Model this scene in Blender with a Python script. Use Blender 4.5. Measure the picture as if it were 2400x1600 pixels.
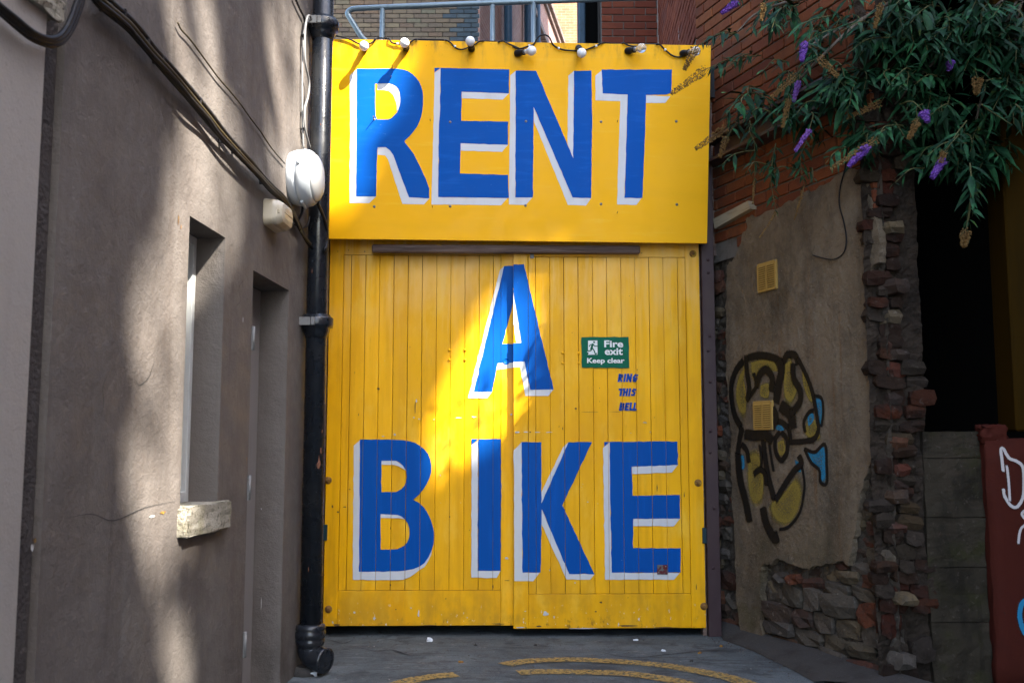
import bpy, bmesh, math, random
from mathutils import Vector, Matrix
from mathutils.geometry import tessellate_polygon, delaunay_2d_cdt
from mathutils import noise as mnoise
R = math.radians
scene = bpy.context.scene
for o in list(bpy.data.objects):
    bpy.data.objects.remove(o)
col = scene.collection

# ------------------------------------------------------------------ camera, sky, sun, exposure
H, TILT, F = 1.2, R(6.0), 2333.0            # eye height, upward tilt, focal length in photo pixels (2400 x 1600)
cam_d = bpy.data.cameras.new('camera')
cam = bpy.data.objects.new('camera', cam_d)
col.objects.link(cam)
cam.location = (0, 0, H)
cam.rotation_euler = (R(90) + TILT, 0, 0)
cam_d.sensor_width = 36.0
cam_d.lens = 36.0 * F / 2400.0
cam_d.clip_start, cam_d.clip_end = 0.05, 500
cam_d.dof.use_dof = True
cam_d.dof.focus_distance = 6.3
cam_d.dof.aperture_fstop = 5.0
scene.camera = cam

SUN = Vector((0.58, -0.52, 0.82)).normalized()      # towards the sun
world = bpy.data.worlds.new('World')
scene.world = world
world.use_nodes = True
wn = world.node_tree.nodes
sky = wn.new('ShaderNodeTexSky')
sky.sky_type = 'NISHITA'
sky.sun_disc = False
sky.sun_elevation = math.asin(SUN.z)
sky.sun_rotation = math.atan2(SUN.x, SUN.y)
sky.dust_density = 2.0
sky.ozone_density = 0.6
wn['Background'].inputs['Strength'].default_value = 0.15
world.node_tree.links.new(sky.outputs[0], wn['Background'].inputs['Color'])
sun_d = bpy.data.lights.new('sun', 'SUN')
sun_d.energy = 5.0
sun_d.angle = R(0.6)
sun_d.color = (1.0, 0.93, 0.82)
sun_o = bpy.data.objects.new('sun', sun_d)
col.objects.link(sun_o)
sun_o.location = SUN * 30
sun_o.rotation_euler = SUN.to_track_quat('Z', 'Y').to_euler()
scene.view_settings.view_transform = 'Standard'
scene.view_settings.look = 'None'
scene.view_settings.exposure = 2.7
scene.view_settings.gamma = 1.0

# ------------------------------------------------------------------ helpers
rnd = random.Random(7)
U3 = Vector((0, 0, 1))
EYE = Vector((0, 0, H))


def ray(px, py):
    a, b = (px - 1200.0) / F, -(py - 800.0) / F
    return Vector((a, math.cos(TILT) - b * math.sin(TILT), math.sin(TILT) + b * math.cos(TILT)))


class Frame:
    """A plane of the place: origin o, horizontal axis s, outward normal n; z is up."""
    def __init__(self, o, s, n):
        self.o, self.s, self.n = Vector(o), Vector(s).normalized(), Vector(n).normalized()
    def at(self, s, z, off=0.0):
        return self.o + self.s * s + self.n * off + U3 * z
    def px(self, x, y, off=0.0):
        d = ray(x, y)
        t = ((self.o + self.n * off) - EYE).dot(self.n) / d.dot(self.n)
        p = EYE + d * t - self.o
        return p.dot(self.s), p.z
    def pxw(self, x, y, off=0.0):
        s, z = self.px(x, y, off)
        return self.at(s, z, off)
    def rot(self):
        return Matrix((self.s, -self.n, U3)).transposed()      # local x = s, local y = into the wall, local z = up


def ground_px(x, y, z=0.0):
    d = ray(x, y)
    t = (z - H) / d.z
    return EYE + d * t


def at_depth(x, y, depth):
    d = ray(x, y)
    return EYE + d * (depth / d.y)


def smooth_path(pts, n=6):
    """Catmull-Rom through points"""
    pts = [Vector(p) for p in pts]
    if len(pts) < 3:
        return pts
    out = []
    P = [pts[0] * 2 - pts[1]] + pts + [pts[-1] * 2 - pts[-2]]
    for i in range(1, len(P) - 2):
        p0, p1, p2, p3 = P[i - 1], P[i], P[i + 1], P[i + 2]
        for k in range(n):
            t = k / n
            out.append(0.5 * ((2 * p1) + (p2 - p0) * t + (2 * p0 - 5 * p1 + 4 * p2 - p3) * t * t + (3 * p1 - p0 - 3 * p2 + p3) * t ** 3))
    out.append(pts[-1])
    return out


class MB:
    def __init__(self):
        self.v, self.f, self.sm, self.attr = [], [], [], {}
    def vert(self, p, a=None):
        self.v.append(tuple(p))
        if a is not None:
            self.attr[len(self.v) - 1] = a
        return len(self.v) - 1
    def face(self, idx, smooth=False):
        self.f.append(tuple(idx)); self.sm.append(smooth)
    def quad(self, a, b, c, d, smooth=False):
        i = [self.vert(p) for p in (a, b, c, d)]
        self.face(i, smooth)
    def box(self, fr, s0, s1, z0, z1, o0, o1, ch=0.0):
        """box in a frame: s, z, offset along the normal, optional chamfer"""
        if s1 < s0: s0, s1 = s1, s0
        if o1 < o0: o0, o1 = o1, o0
        bm = bmesh.new()
        bmesh.ops.create_cube(bm, size=1.0)
        for v in bm.verts:
            v.co = Vector(((s0 + s1) / 2 + v.co.x * (s1 - s0), (o0 + o1) / 2 + v.co.y * (o1 - o0), (z0 + z1) / 2 + v.co.z * (z1 - z0)))
        if ch > 0:
            bmesh.ops.bevel(bm, geom=bm.edges[:], offset=ch, segments=1, affect='EDGES', profile=0.5)
        self.add_bm(bm, lambda c: fr.at(c.x, c.z, c.y))
        return self
    def add_bm(self, bm, fn=lambda c: c, smooth=False):
        bmesh.ops.recalc_face_normals(bm, faces=bm.faces[:])
        base = len(self.v)
        bm.verts.index_update()
        for v in bm.verts:
            self.v.append(tuple(fn(v.co)))
        for f in bm.faces:
            self.f.append(tuple(base + v.index for v in f.verts)); self.sm.append(smooth)
        bm.free()
    def prism(self, fr, outline, o0, o1, holes=()):
        """extruded polygon in a frame (outline of (s, z))"""
        loops = [[Vector((p[0], p[1], 0)) for p in lp] for lp in [outline] + list(holes)]
        tris = tessellate_polygon(loops)
        flat = [p for lp in loops for p in lp]
        fi = [self.vert(fr.at(p.x, p.y, o1)) for p in flat]
        bi = [self.vert(fr.at(p.x, p.y, o0)) for p in flat]
        for t in tris:
            self.face([fi[k] for k in t])
            self.face([bi[k] for k in reversed(t)])
        k = 0
        for lp in loops:
            n = len(lp)
            for j in range(n):
                a, b = k + j, k + (j + 1) % n
                self.face((fi[a], fi[b], bi[b], bi[a]))
            k += n
        return self
    def tube(self, pts, r, sides=8, caps=True, smooth=True):
        pts = [Vector(p) for p in pts]
        n = len(pts)
        rr = r if isinstance(r, (list, tuple)) else [r] * n
        prev, rings = None, []
        for i in range(n):
            t = (pts[min(i + 1, n - 1)] - pts[max(i - 1, 0)])
            if t.length < 1e-9: t = Vector((0, 0, 1))
            t.normalize()
            if prev is None:
                ref = Vector((0, 0, 1)) if abs(t.z) < 0.9 else Vector((1, 0, 0))
                u = t.cross(ref).normalized()
            else:
                u = (prev - t * prev.dot(t))
                u = u.normalized() if u.length > 1e-6 else t.orthogonal().normalized()
            prev = u
            w = t.cross(u)
            rings.append([self.vert(pts[i] + (u * math.cos(2 * math.pi * k / sides) + w * math.sin(2 * math.pi * k / sides)) * rr[i]) for k in range(sides)])
        for i in range(n - 1):
            for k in range(sides):
                k2 = (k + 1) % sides
                self.face((rings[i][k], rings[i][k2], rings[i + 1][k2], rings[i + 1][k]), smooth)
        if caps:
            self.face(list(reversed(rings[0]))); self.face(rings[-1])
        return self
    def lathe(self, origin, axis, prof, sides=24, smooth=True, squash=None):
        """prof: list of (radius, height along axis)"""
        axis = Vector(axis).normalized()
        u = axis.orthogonal().normalized(); w = axis.cross(u)
        rings = []
        for r, h in prof:
            c = Vector(origin) + axis * h
            rings.append([self.vert(c + (u * math.cos(2 * math.pi * k / sides) + w * math.sin(2 * math.pi * k / sides)) * max(r, 1e-4)) for k in range(sides)])
        for i in range(len(rings) - 1):
            for k in range(sides):
                k2 = (k + 1) % sides
                self.face((rings[i][k], rings[i][k2], rings[i + 1][k2], rings[i + 1][k]), smooth)
        self.face(list(reversed(rings[0]))); self.face(rings[-1])
        return self
    def mesh(self, name):
        me = bpy.data.meshes.new(name)
        me.from_pydata(self.v, [], self.f)
        me.update()
        if any(self.sm):
            me.polygons.foreach_set('use_smooth', self.sm)
        if self.attr:
            a = me.attributes.new('soft', 'FLOAT', 'POINT')
            for i in range(len(self.v)):
                a.data[i].value = self.attr.get(i, 1.0)
        return me
    def build(self, name, m, parent=None, fix=True):
        me = self.mesh(name)
        if fix:
            bm = bmesh.new(); bm.from_mesh(me)
            bmesh.ops.recalc_face_normals(bm, faces=bm.faces[:])
            bm.to_mesh(me); bm.free()
        return link(name, me, m, parent)


def link(name, me, m, parent=None):
    o = bpy.data.objects.new(name, me)
    col.objects.link(o)
    if m is not None and not me.materials:
        me.materials.append(m)
    if parent is not None:
        set_parent(o, parent)
    return o


def set_parent(o, parent):
    o.parent = parent
    pm = Matrix.Translation(parent.location)
    q = parent
    if parent.parent is not None:            # a part that is itself a child: its own matrix is its parent's inverse undone, i.e. identity + location
        pm = Matrix.Translation(parent.location)
    o.matrix_parent_inverse = pm.inverted()


def thing(name, label, cat, loc, group=None):
    o = bpy.data.objects.new(name, None)
    col.objects.link(o)
    o.location = loc
    o.empty_display_size = 0.1
    o['label'], o['category'] = label, cat
    if group: o['group'] = group
    return o


def tag(o, label, cat, group=None):
    o['label'], o['category'] = label, cat
    if group: o['group'] = group
    return o


def structure(o, label=None):
    o['kind'] = 'structure'
    if label:
        o['label'] = label
    return o


# ------------------------------------------------------------------ materials
TONE = {'grey painted render': .63, 'pale painted render': .70, 'stained old plaster': .88, 'orange red brick': .70, 'dark red brick': .8, 'grey buff stock brick': .62, 'dirty mortar': .85, 'broken old brick': .9, 'grimy rubble stone': .85,
        'worn asphalt': .80, 'dirty concrete apron': .62, 'mossy block': .68, 'dull red masonry paint': .68, 'worn yellow road paint': .92, 'yellow vent paint': .9, 'aged cream plastic': .85, 'ribbed cream lens': .85, 'frosted lamp lens': .9, 'pale grey lamp plastic': .88, 'grey mortar': .55, 'pale timber block': .85, 'black spray paint': .9}


def mat(name, base, rough=0.7, layers=(), bump=(), objrand=0.0, metallic=0.0, spec=0.15, coords='pos', alpha=None, rough_var=0.0, hue_rand=None, transmission=0.0):
    """layers: (scale, stretch(x,y,z), colour, lo, hi, amount[, zmask(z0,z1)])   bump: (scale, stretch, strength, distance)"""
    kd = TONE.get(name, 1.0)
    if kd != 1.0:
        sc3 = lambda c_: tuple(v_ * kd for v_ in c_)
        base = sc3(base)
        layers = [(l_[0], l_[1], sc3(l_[2])) + tuple(l_[3:]) for l_ in layers]
        hue_rand = [sc3(c_) for c_ in hue_rand] if hue_rand else None
    m = bpy.data.materials.new(name)
    m.use_nodes = True
    nt = m.node_tree; N = nt.nodes; L = nt.links
    bs = N['Principled BSDF']
    bs.inputs['Roughness'].default_value = rough
    bs.inputs['Metallic'].default_value = metallic
    bs.inputs['Specular IOR Level'].default_value = spec
    if coords == 'pos':
        src = N.new('ShaderNodeNewGeometry').outputs['Position']
    else:
        src = N.new('ShaderNodeTexCoord').outputs['Object']
    def noise(scale, stretch, detail=5.0, seed=0.0, rgh=0.6):
        mp = N.new('ShaderNodeMapping')
        mp.inputs['Scale'].default_value = stretch
        mp.inputs['Location'].default_value = (seed, seed * 0.7, seed * 1.3)
        L.new(src, mp.inputs['Vector'])
        n = N.new('ShaderNodeTexNoise')
        n.inputs['Scale'].default_value = scale
        n.inputs['Detail'].default_value = detail
        n.inputs['Roughness'].default_value = rgh
        L.new(mp.outputs[0], n.inputs['Vector'])
        return n.outputs['Fac']
    def mrange(sock, lo, hi, t0=0.0, t1=1.0):
        r = N.new('ShaderNodeMapRange')
        r.interpolation_type = 'SMOOTHSTEP'
        r.inputs['From Min'].default_value = lo; r.inputs['From Max'].default_value = hi
        r.inputs['To Min'].default_value = t0; r.inputs['To Max'].default_value = t1
        L.new(sock, r.inputs['Value'])
        return r.outputs['Result']
    def mul(a, b):
        q = N.new('ShaderNodeMath'); q.operation = 'MULTIPLY'
        L.new(a, q.inputs[0])
        if isinstance(b, float): q.inputs[1].default_value = b
        else: L.new(b, q.inputs[1])
        return q.outputs[0]
    c = N.new('ShaderNodeRGB'); c.outputs[0].default_value = (*base, 1)
    cur = c.outputs[0]
    if hue_rand:
        oi = N.new('ShaderNodeObjectInfo')
        rp = N.new('ShaderNodeValToRGB')
        e = rp.color_ramp.elements
        cols = [base] + list(hue_rand)
        e[0].position, e[0].color = 0.0, (*cols[0], 1)
        e[1].position, e[1].color = 1.0, (*cols[-1], 1)
        for k in range(1, len(cols) - 1):
            q = e.new(k / (len(cols) - 1)); q.color = (*cols[k], 1)
        L.new(oi.outputs['Random'], rp.inputs[0])
        cur = rp.outputs[0]
    if objrand:
        oi = N.new('ShaderNodeObjectInfo')
        hs = N.new('ShaderNodeHueSaturation')
        L.new(mrange(oi.outputs['Random'], 0, 1, 1 - objrand, 1 + objrand), hs.inputs['Value'])
        L.new(cur, hs.inputs['Color'])
        cur = hs.outputs[0]
    for k, ly in enumerate(layers):
        scale, stretch, colr, lo, hi, amt = ly[:6]
        f = mul(mrange(noise(scale, stretch, 6.0, 3.1 * k + 1.7), lo, hi), float(amt))
        if len(ly) > 6 and ly[6]:
            sx = N.new('ShaderNodeSeparateXYZ'); L.new(src, sx.inputs[0])
            f = mul(f, mrange(sx.outputs['Z'], ly[6][0], ly[6][1]))
        mx = N.new('ShaderNodeMix'); mx.data_type = 'RGBA'
        L.new(f, mx.inputs['Factor']); L.new(cur, mx.inputs['A'])
        mx.inputs['B'].default_value = (*colr, 1)
        cur = mx.outputs['Result']
    L.new(cur, bs.inputs['Base Color'])
    if rough_var:
        L.new(mrange(noise(9.0, (1, 1, 1), 4.0, 5.0), 0.3, 0.7, rough - rough_var, min(1.0, rough + rough_var)), bs.inputs['Roughness'])
    prev = None
    for k, (scale, stretch, strength, dist) in enumerate(bump):
        b = N.new('ShaderNodeBump')
        b.inputs['Strength'].default_value = strength
        b.inputs['Distance'].default_value = dist
        L.new(noise(scale, stretch, 6.0, 11.0 + k), b.inputs['Height'])
        if prev is not None: L.new(prev, b.inputs['Normal'])
        prev = b.outputs[0]
    if prev is not None:
        L.new(prev, bs.inputs['Normal'])
    if transmission:
        bs.inputs['Transmission Weight'].default_value = transmission
    if alpha == 'soft':
        at = N.new('ShaderNodeAttribute'); at.attribute_name = 'soft'
        nz = noise(160.0, (1, 1, 1), 3.0, 2.0)
        ad = N.new('ShaderNodeMath'); ad.operation = 'MULTIPLY_ADD'
        L.new(nz, ad.inputs[0]); ad.inputs[1].default_value = 0.9
        L.new(at.outputs['Fac'], ad.inputs[2])
        L.new(mrange(ad.outputs[0], 0.42, 1.15, 0.0, 1.0), bs.inputs['Alpha'])
    elif alpha == 'worn':
        L.new(mrange(noise(45.0, (1, 1, 1), 8.0, 2.0), 0.32, 0.56, 0.12, 0.82), bs.inputs['Alpha'])
    elif alpha == 'worn_paint':
        L.new(mrange(noise(38.0, (1, 1, 0.35), 8.0, 2.0), 0.26, 0.31, 0.0, 1.0), bs.inputs['Alpha'])
    return m


ONE = (1, 1, 1)
YEL = (0.82, 0.415, 0.003)
M = {}
M['yellow_board'] = mat('yellow gate paint', YEL, 0.42, [
    (18, (1, 1, 0.05), (0.66, 0.315, 0.004), 0.42, 0.70, 0.7), (3, (1, 1, .5), (0.70, 0.33, 0.004), 0.45, 0.7, 0.7),
    (6, (1, 1, 0.4), (0.87, 0.52, 0.05), 0.5, 0.72, 0.6),
    (60, (1, 1, 0.12), (0.60, 0.30, 0.01), 0.60, 0.72, 0.5),
    (4, (1, 1, 0.5), (0.84, 0.52, 0.16), 0.40, 0.70, 0.75, (1.75, 2.5)),  # pale sheen of the upper boards put into the colour, next layer too
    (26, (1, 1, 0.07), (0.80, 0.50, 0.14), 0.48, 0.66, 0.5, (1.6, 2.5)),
    (46, (1, 1, 0.8), (0.55, 0.50, 0.42), 0.735, 0.75, 0.9),
    (30, (1, 1, 0.35), (0.07, 0.04, 0.015), 0.745, 0.765, 0.85),
    (7, (1, 1, 0.6), (0.42, 0.23, 0.02), 0.40, 0.66, 0.6, (0.55, 0.05)),
    (34, (1, 1, 0.7), (0.05, 0.035, 0.02), 0.56, 0.72, 0.75, (0.16, 0.05)),
    (50, (1, 1, 0.5), (0.62, 0.62, 0.60), 0.64, 0.67, 0.9, (0.25, 0.06)),
], [(220, (1, 1, 0.05), 0.18, 0.004), (12, (1, 1, 0.4), 0.15, 0.01)], objrand=0.08, rough_var=0.1, spec=0.14)
M['joint'] = mat('grimy yellow joint', (0.30, 0.16, 0.012), 0.8, [(9, (1, 1, 0.4), (0.05, 0.03, 0.01), 0.42, 0.6, 0.9)])
M['yellow_sign'] = mat('yellow sign paint', YEL, 0.40, [
    (7, (0.3, 1, 1), (0.73, 0.375, 0.004), 0.45, 0.75, 0.5),
    (30, (0.1, 1, 1), (0.84, 0.52, 0.04), 0.55, 0.8, 0.5),
    (60, (0.6, 1, 0.5), (0.62, 0.55, 0.40), 0.75, 0.765, 0.8),
    (16, (1, 1, 0.25), (0.14, 0.10, 0.03), 0.46, 0.72, 0.85, (3.62, 3.92)),
    (60, (1, 1, 0.5), (0.05, 0.04, 0.02), 0.6, 0.72, 0.7, (3.72, 3.9)),
], [(150, (0.15, 1, 1), 0.10, 0.003), (4, ONE, 0.08, 0.02)], rough_var=0.1, spec=0.10)
M['blue'] = mat('blue sign paint', (0.002, 0.074, 0.35), 0.42, [
    (30, (0.15, 1, 1), (0.01, 0.12, 0.50), 0.5, 0.8, 0.6),
    (80, (0.4, 1, 1), (0.10, 0.22, 0.50), 0.66, 0.76, 0.5)], [(150, (0.2, 1, 1), 0.12, 0.003)], rough_var=0.08, spec=0.05)
M['blue_gate'] = mat('blue gate paint', (0.002, 0.072, 0.33), 0.42, [
    (30, (1, 1, 0.1), (0.004, 0.10, 0.45), 0.5, 0.8, 0.6),
    (70, (1, 1, 0.5), (0.30, 0.40, 0.55), 0.735, 0.755, 0.7)], [(200, (1, 1, 0.06), 0.15, 0.003)], rough_var=0.08, spec=0.05)
M['blue_stencil'] = mat('blue stencil paint', (0.003, 0.06, 0.33), 0.5, [], [(200, (1, 1, 0.06), 0.15, 0.003)], alpha='worn_paint')
M['white'] = mat('white sign paint', (0.55, 0.57, 0.59), 0.45, [
    (12, (1, 1, 0.4), (0.47, 0.47, 0.46), 0.45, 0.8, 0.6),
    (60, ONE, (0.35, 0.32, 0.28), 0.73, 0.76, 0.6)], [(150, (0.3, 1, 0.3), 0.12, 0.003)], rough_var=0.08)
M['stucco'] = mat('grey painted render', (0.215, 0.190, 0.172), 0.62, [
    (2.2, (1, 1, 0.22), (0.165, 0.14, 0.125), 0.42, 0.72, 0.8),
    (9, (1, 1, 0.06), (0.255, 0.235, 0.215), 0.5, 0.8, 0.6),
    (14, (1, 1, 0.05), (0.11, 0.092, 0.08), 0.56, 0.8, 0.6),
    (22, ONE, (0.13, 0.11, 0.098), 0.66, 0.74, 0.5),
    (1.1, ONE, (0.26, 0.235, 0.21), 0.5, 0.7, 0.5),
    (75, (1, 1, 0.6), (0.06, 0.05, 0.045), 0.745, 0.77, 0.8),
    (3.5, (1, 1, 0.6), (0.085, 0.075, 0.066), 0.42, 0.7, 0.65, (0.75, 0.0)),
    (60, ONE, (0.25, 0.225, 0.205), 0.56, 0.70, 0.4),
], [(150, ONE, 0.55, 0.005), (45, ONE, 0.3, 0.008), (4, ONE, 0.4, 0.05)], rough_var=0.12)
M['stucco_pale'] = mat('pale painted render', (0.47, 0.43, 0.39), 0.62, [  # paler version of the grey render for the near stretch
    (2.2, (1, 1, 0.22), (0.36, 0.32, 0.285), 0.42, 0.72, 0.7), (60, ONE, (0.30, 0.27, 0.24), 0.6, 0.72, 0.5)], [(120, ONE, 0.4, 0.004), (40, ONE, 0.25, 0.007)], rough_var=0.1)
M['grime_render'] = mat('grimy bare render', (0.085, 0.075, 0.07), 0.9, [(12, (1, 1, 0.4), (0.07, 0.06, 0.055), 0.45, 0.7, 0.8), (50, ONE, (0.22, 0.20, 0.18), 0.62, 0.74, 0.6)], [(60, ONE, 0.9, 0.015), (12, ONE, 0.6, 0.03)])
M['stone'] = mat('rough granite stone', (0.36, 0.33, 0.27), 0.9, [
    (60, ONE, (0.10, 0.09, 0.06), 0.52, 0.66, 0.85), (110, ONE, (0.52, 0.49, 0.42), 0.58, 0.7, 0.7),
    (9, ONE, (0.22, 0.20, 0.12), 0.45, 0.7, 0.6)], [(120, ONE, 0.9, 0.008), (30, ONE, 0.5, 0.01)])
M['pvc'] = mat('pale window frame', (0.55, 0.57, 0.56), 0.4, [(20, ONE, (0.4, 0.4, 0.38), 0.5, 0.8, 0.4)], spec=0.5)
M['glass'] = mat('dark window glass', (0.02, 0.025, 0.03), 0.06, [], spec=0.8)
M['grey_door'] = mat('grey painted door', (0.23, 0.21, 0.20), 0.5, [(14, (1, 1, 0.1), (0.17, 0.15, 0.14), 0.5, 0.8, 0.6)], [(120, (1, 1, 0.1), 0.2, 0.003)])
M['steel'] = mat('dull steel', (0.20, 0.20, 0.195), 0.5, [(40, ONE, (0.10, 0.07, 0.05), 0.55, 0.7, 0.6)], metallic=0.3)
M['iron_black'] = mat('black gloss pipe paint', (0.010, 0.013, 0.018), 0.27, [
    (60, (1, 1, 0.4), (0.16, 0.17, 0.18), 0.70, 0.74, 0.7), (24, ONE, (0.16, 0.07, 0.035), 0.73, 0.75, 0.9),
    (5, ONE, (0.03, 0.03, 0.03), 0.5, 0.75, 0.6)], [(40, ONE, 0.25, 0.004), (8, ONE, 0.2, 0.01)], rough_var=0.1, spec=0.5)
M['cable'] = mat('black cable sheath', (0.012, 0.012, 0.014), 0.45, [(30, ONE, (0.05, 0.045, 0.035), 0.5, 0.75, 0.7)])
M['cable_brown'] = mat('olive brown cable sheath', (0.045, 0.035, 0.016), 0.45, [(30, ONE, (0.02, 0.015, 0.01), 0.5, 0.75, 0.7)])
M['cable_grey'] = mat('grey cable sheath', (0.20, 0.20, 0.20), 0.5, [(30, ONE, (0.2, 0.2, 0.19), 0.5, 0.75, 0.7)])
M['lamp_body'] = mat('pale grey lamp plastic', (0.50, 0.54, 0.57), 0.38, [(10, ONE, (0.38, 0.40, 0.41), 0.5, 0.75, 0.5), (60, ONE, (0.2, 0.18, 0.15), 0.68, 0.75, 0.5)], rough_var=0.06, spec=0.5)
M['lamp_lens'] = mat('frosted lamp lens', (0.62, 0.62, 0.60), 0.25, [(10, ONE, (0.5, 0.47, 0.42), 0.5, 0.75, 0.4)], spec=0.5)
M['cream'] = mat('aged cream plastic', (0.55, 0.47, 0.33), 0.4, [(18, ONE, (0.40, 0.30, 0.17), 0.48, 0.75, 0.6)], spec=0.5)
M['cream_lens'] = mat('ribbed cream lens', (0.60, 0.53, 0.40), 0.25, [(14, ONE, (0.42, 0.32, 0.2), 0.5, 0.75, 0.5)], spec=0.5)
M['bulb'] = mat('milky bulb glass', (0.80, 0.82, 0.84), 0.12, [(30, ONE, (0.6, 0.6, 0.58), 0.55, 0.8, 0.4)], spec=0.6)
M['bulb_clear'] = mat('clear bulb glass', (0.85, 0.88, 0.88), 0.03, [], transmission=0.75, spec=0.6)
M['post'] = mat('dark maroon steel paint', (0.040, 0.022, 0.026), 0.45, [
    (8, (1, 1, 0.3), (0.06, 0.035, 0.03), 0.45, 0.75, 0.7), (40, ONE, (0.16, 0.10, 0.09), 0.70, 0.74, 0.7)], [(60, ONE, 0.2, 0.004)], rough_var=0.1, spec=0.3)
M['timber'] = mat('weathered timber', (0.17, 0.12, 0.10), 0.75, [
    (6, (0.2, 1, 4), (0.06, 0.04, 0.035), 0.45, 0.65, 0.85), (20, (0.1, 1, 3), (0.32, 0.27, 0.25), 0.5, 0.75, 0.7),
    (9, (0.4, 1, 1), (0.50, 0.30, 0.02), 0.66, 0.7, 0.8)], [(40, (0.1, 1, 3), 0.5, 0.006)])
M['timber_pale'] = mat('pale timber block', (0.42, 0.36, 0.25), 0.8, [(20, (0.3, 0.3, 3), (0.28, 0.22, 0.14), 0.45, 0.75, 0.7)], [(50, (0.2, 0.2, 3), 0.5, 0.006)])
M['timber_amber'] = mat('amber timber post', (0.034, 0.017, 0.002), 0.7, [(12, (1, 1, 0.1), (0.02, 0.012, 0.003), 0.45, 0.75, 0.8)], spec=0.03)
M['green_sign'] = mat('green safety sign', (0.002, 0.105, 0.055), 0.45, [(14, ONE, (0.01, 0.18, 0.11), 0.5, 0.8, 0.5), (70, ONE, (0.3, 0.4, 0.36), 0.72, 0.76, 0.5)], rough_var=0.08, spec=0.1)
M['sign_white'] = mat('white sign print', (0.68, 0.72, 0.70), 0.4)
M['rust'] = mat('rusty bolt', (0.22, 0.115, 0.035), 0.75, [(50, ONE, (0.06, 0.035, 0.02), 0.45, 0.7, 0.8), (30, ONE, (0.5, 0.3, 0.03), 0.5, 0.62, 0.8)])
M['hinge_blue'] = mat('blue black hinge paint', (0.015, 0.04, 0.05), 0.4, [(40, ONE, (0.12, 0.14, 0.14), 0.68, 0.74, 0.6)])
M['plate_red'] = mat('dark red plate', (0.10, 0.015, 0.02), 0.4, [(30, (1, 1, 1), (0.12, 0.13, 0.13), 0.50, 0.54, 0.9)])
M['plaster'] = mat('stained old plaster', (0.215, 0.168, 0.115), 0.88, [
    (1.6, (1.2, 1.2, 0.3), (0.145, 0.108, 0.068), 0.40, 0.7, 0.85),
    (5, (1.5, 1.5, 0.10), (0.07, 0.05, 0.032), 0.50, 0.74, 0.5),
    (9, ONE, (0.25, 0.205, 0.15), 0.52, 0.72, 0.6), (3.2, (1, 1, .6), (0.065, 0.052, 0.036), 0.50, 0.70, 0.75),
    (7, (1.5, 1.5, 0.05), (0.17, 0.075, 0.02), 0.62, 0.76, 0.6), (4, ONE, (0.10, 0.085, 0.065), 0.48, 0.66, 0.6), (2.3, ONE, (0.27, 0.225, 0.17), 0.54, 0.70, 0.6),
    (3, ONE, (0.075, 0.07, 0.025), 0.46, 0.72, 0.75, (1.0, 0.2)),
    (120, ONE, (0.42, 0.36, 0.28), 0.58, 0.72, 0.5),
    (80, ONE, (0.07, 0.05, 0.03), 0.60, 0.72, 0.5),
    (40, ONE, (0.55, 0.52, 0.48), 0.755, 0.77, 0.8),
    (22, ONE, (0.13, 0.10, 0.07), 0.54, 0.70, 0.55),
], [(150, ONE, 0.8, 0.010), (34, ONE, 0.7, 0.020), (5, ONE, 0.5, 0.06)])
M['mortar'] = mat('dirty mortar', (0.085, 0.070, 0.055), 0.95, [(10, ONE, (0.03, 0.026, 0.022), 0.42, 0.68, 0.8), (50, ONE, (0.22, 0.20, 0.18), 0.64, 0.76, 0.6)], [(60, ONE, 0.9, 0.012), (14, ONE, 0.6, 0.03)])
M['mortar_pale'] = mat('grey mortar', (0.27, 0.24, 0.21), 0.95, [(14, ONE, (0.14, 0.12, 0.10), 0.45, 0.7, 0.7)], [(60, ONE, 0.6, 0.006)])
M['brick_orange'] = mat('orange red brick', (0.27, 0.082, 0.030), 0.85, [
    (16, ONE, (0.20, 0.055, 0.025), 0.45, 0.72, 0.7), (70, ONE, (0.42, 0.17, 0.08), 0.55, 0.75, 0.5), (6, ONE, (0.09, 0.05, 0.035), 0.5, 0.72, 0.6)],
    [(90, ONE, 0.6, 0.004), (20, ONE, 0.4, 0.006)], hue_rand=[(0.21, 0.058, 0.024), (0.29, 0.10, 0.038), (0.17, 0.05, 0.028)])
M['brick_red'] = mat('dark red brick', (0.20, 0.050, 0.026), 0.85, [
    (16, ONE, (0.15, 0.04, 0.025), 0.45, 0.72, 0.7), (9, (1, 1, 0.25), (0.5, 0.46, 0.45), 0.70, 0.74, 0.6)],
    [(90, ONE, 0.5, 0.004)], hue_rand=[(0.16, 0.042, 0.024), (0.23, 0.062, 0.03), (0.13, 0.042, 0.03)])
M['brick_old'] = mat('broken old brick', (0.07, 0.045, 0.035), 0.95, [
    (11, ONE, (0.045, 0.035, 0.03), 0.42, 0.68, 0.85), (26, ONE, (0.22, 0.20, 0.18), 0.60, 0.74, 0.7), (60, ONE, (0.03, 0.025, 0.02), 0.56, 0.7, 0.6)],
    [(60, ONE, 0.9, 0.008), (18, ONE, 0.8, 0.015)], hue_rand=[(0.10, 0.030, 0.018), (0.055, 0.036, 0.026), (0.085, 0.052, 0.032), (0.13, 0.038, 0.018), (0.060, 0.042, 0.030), (0.05, 0.028, 0.022)])
M['stone_old'] = mat('grimy rubble stone', (0.10, 0.082, 0.058), 0.95, [
    (11, ONE, (0.07, 0.06, 0.05), 0.42, 0.68, 0.8), (30, ONE, (0.26, 0.23, 0.19), 0.60, 0.74, 0.7), (60, ONE, (0.03, 0.025, 0.02), 0.58, 0.7, 0.6)],
    [(60, ONE, 0.9, 0.008), (16, ONE, 0.8, 0.015)], hue_rand=[(0.15, 0.11, 0.06), (0.075, 0.065, 0.05), (0.12, 0.10, 0.08), (0.085, 0.075, 0.068)])
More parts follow.
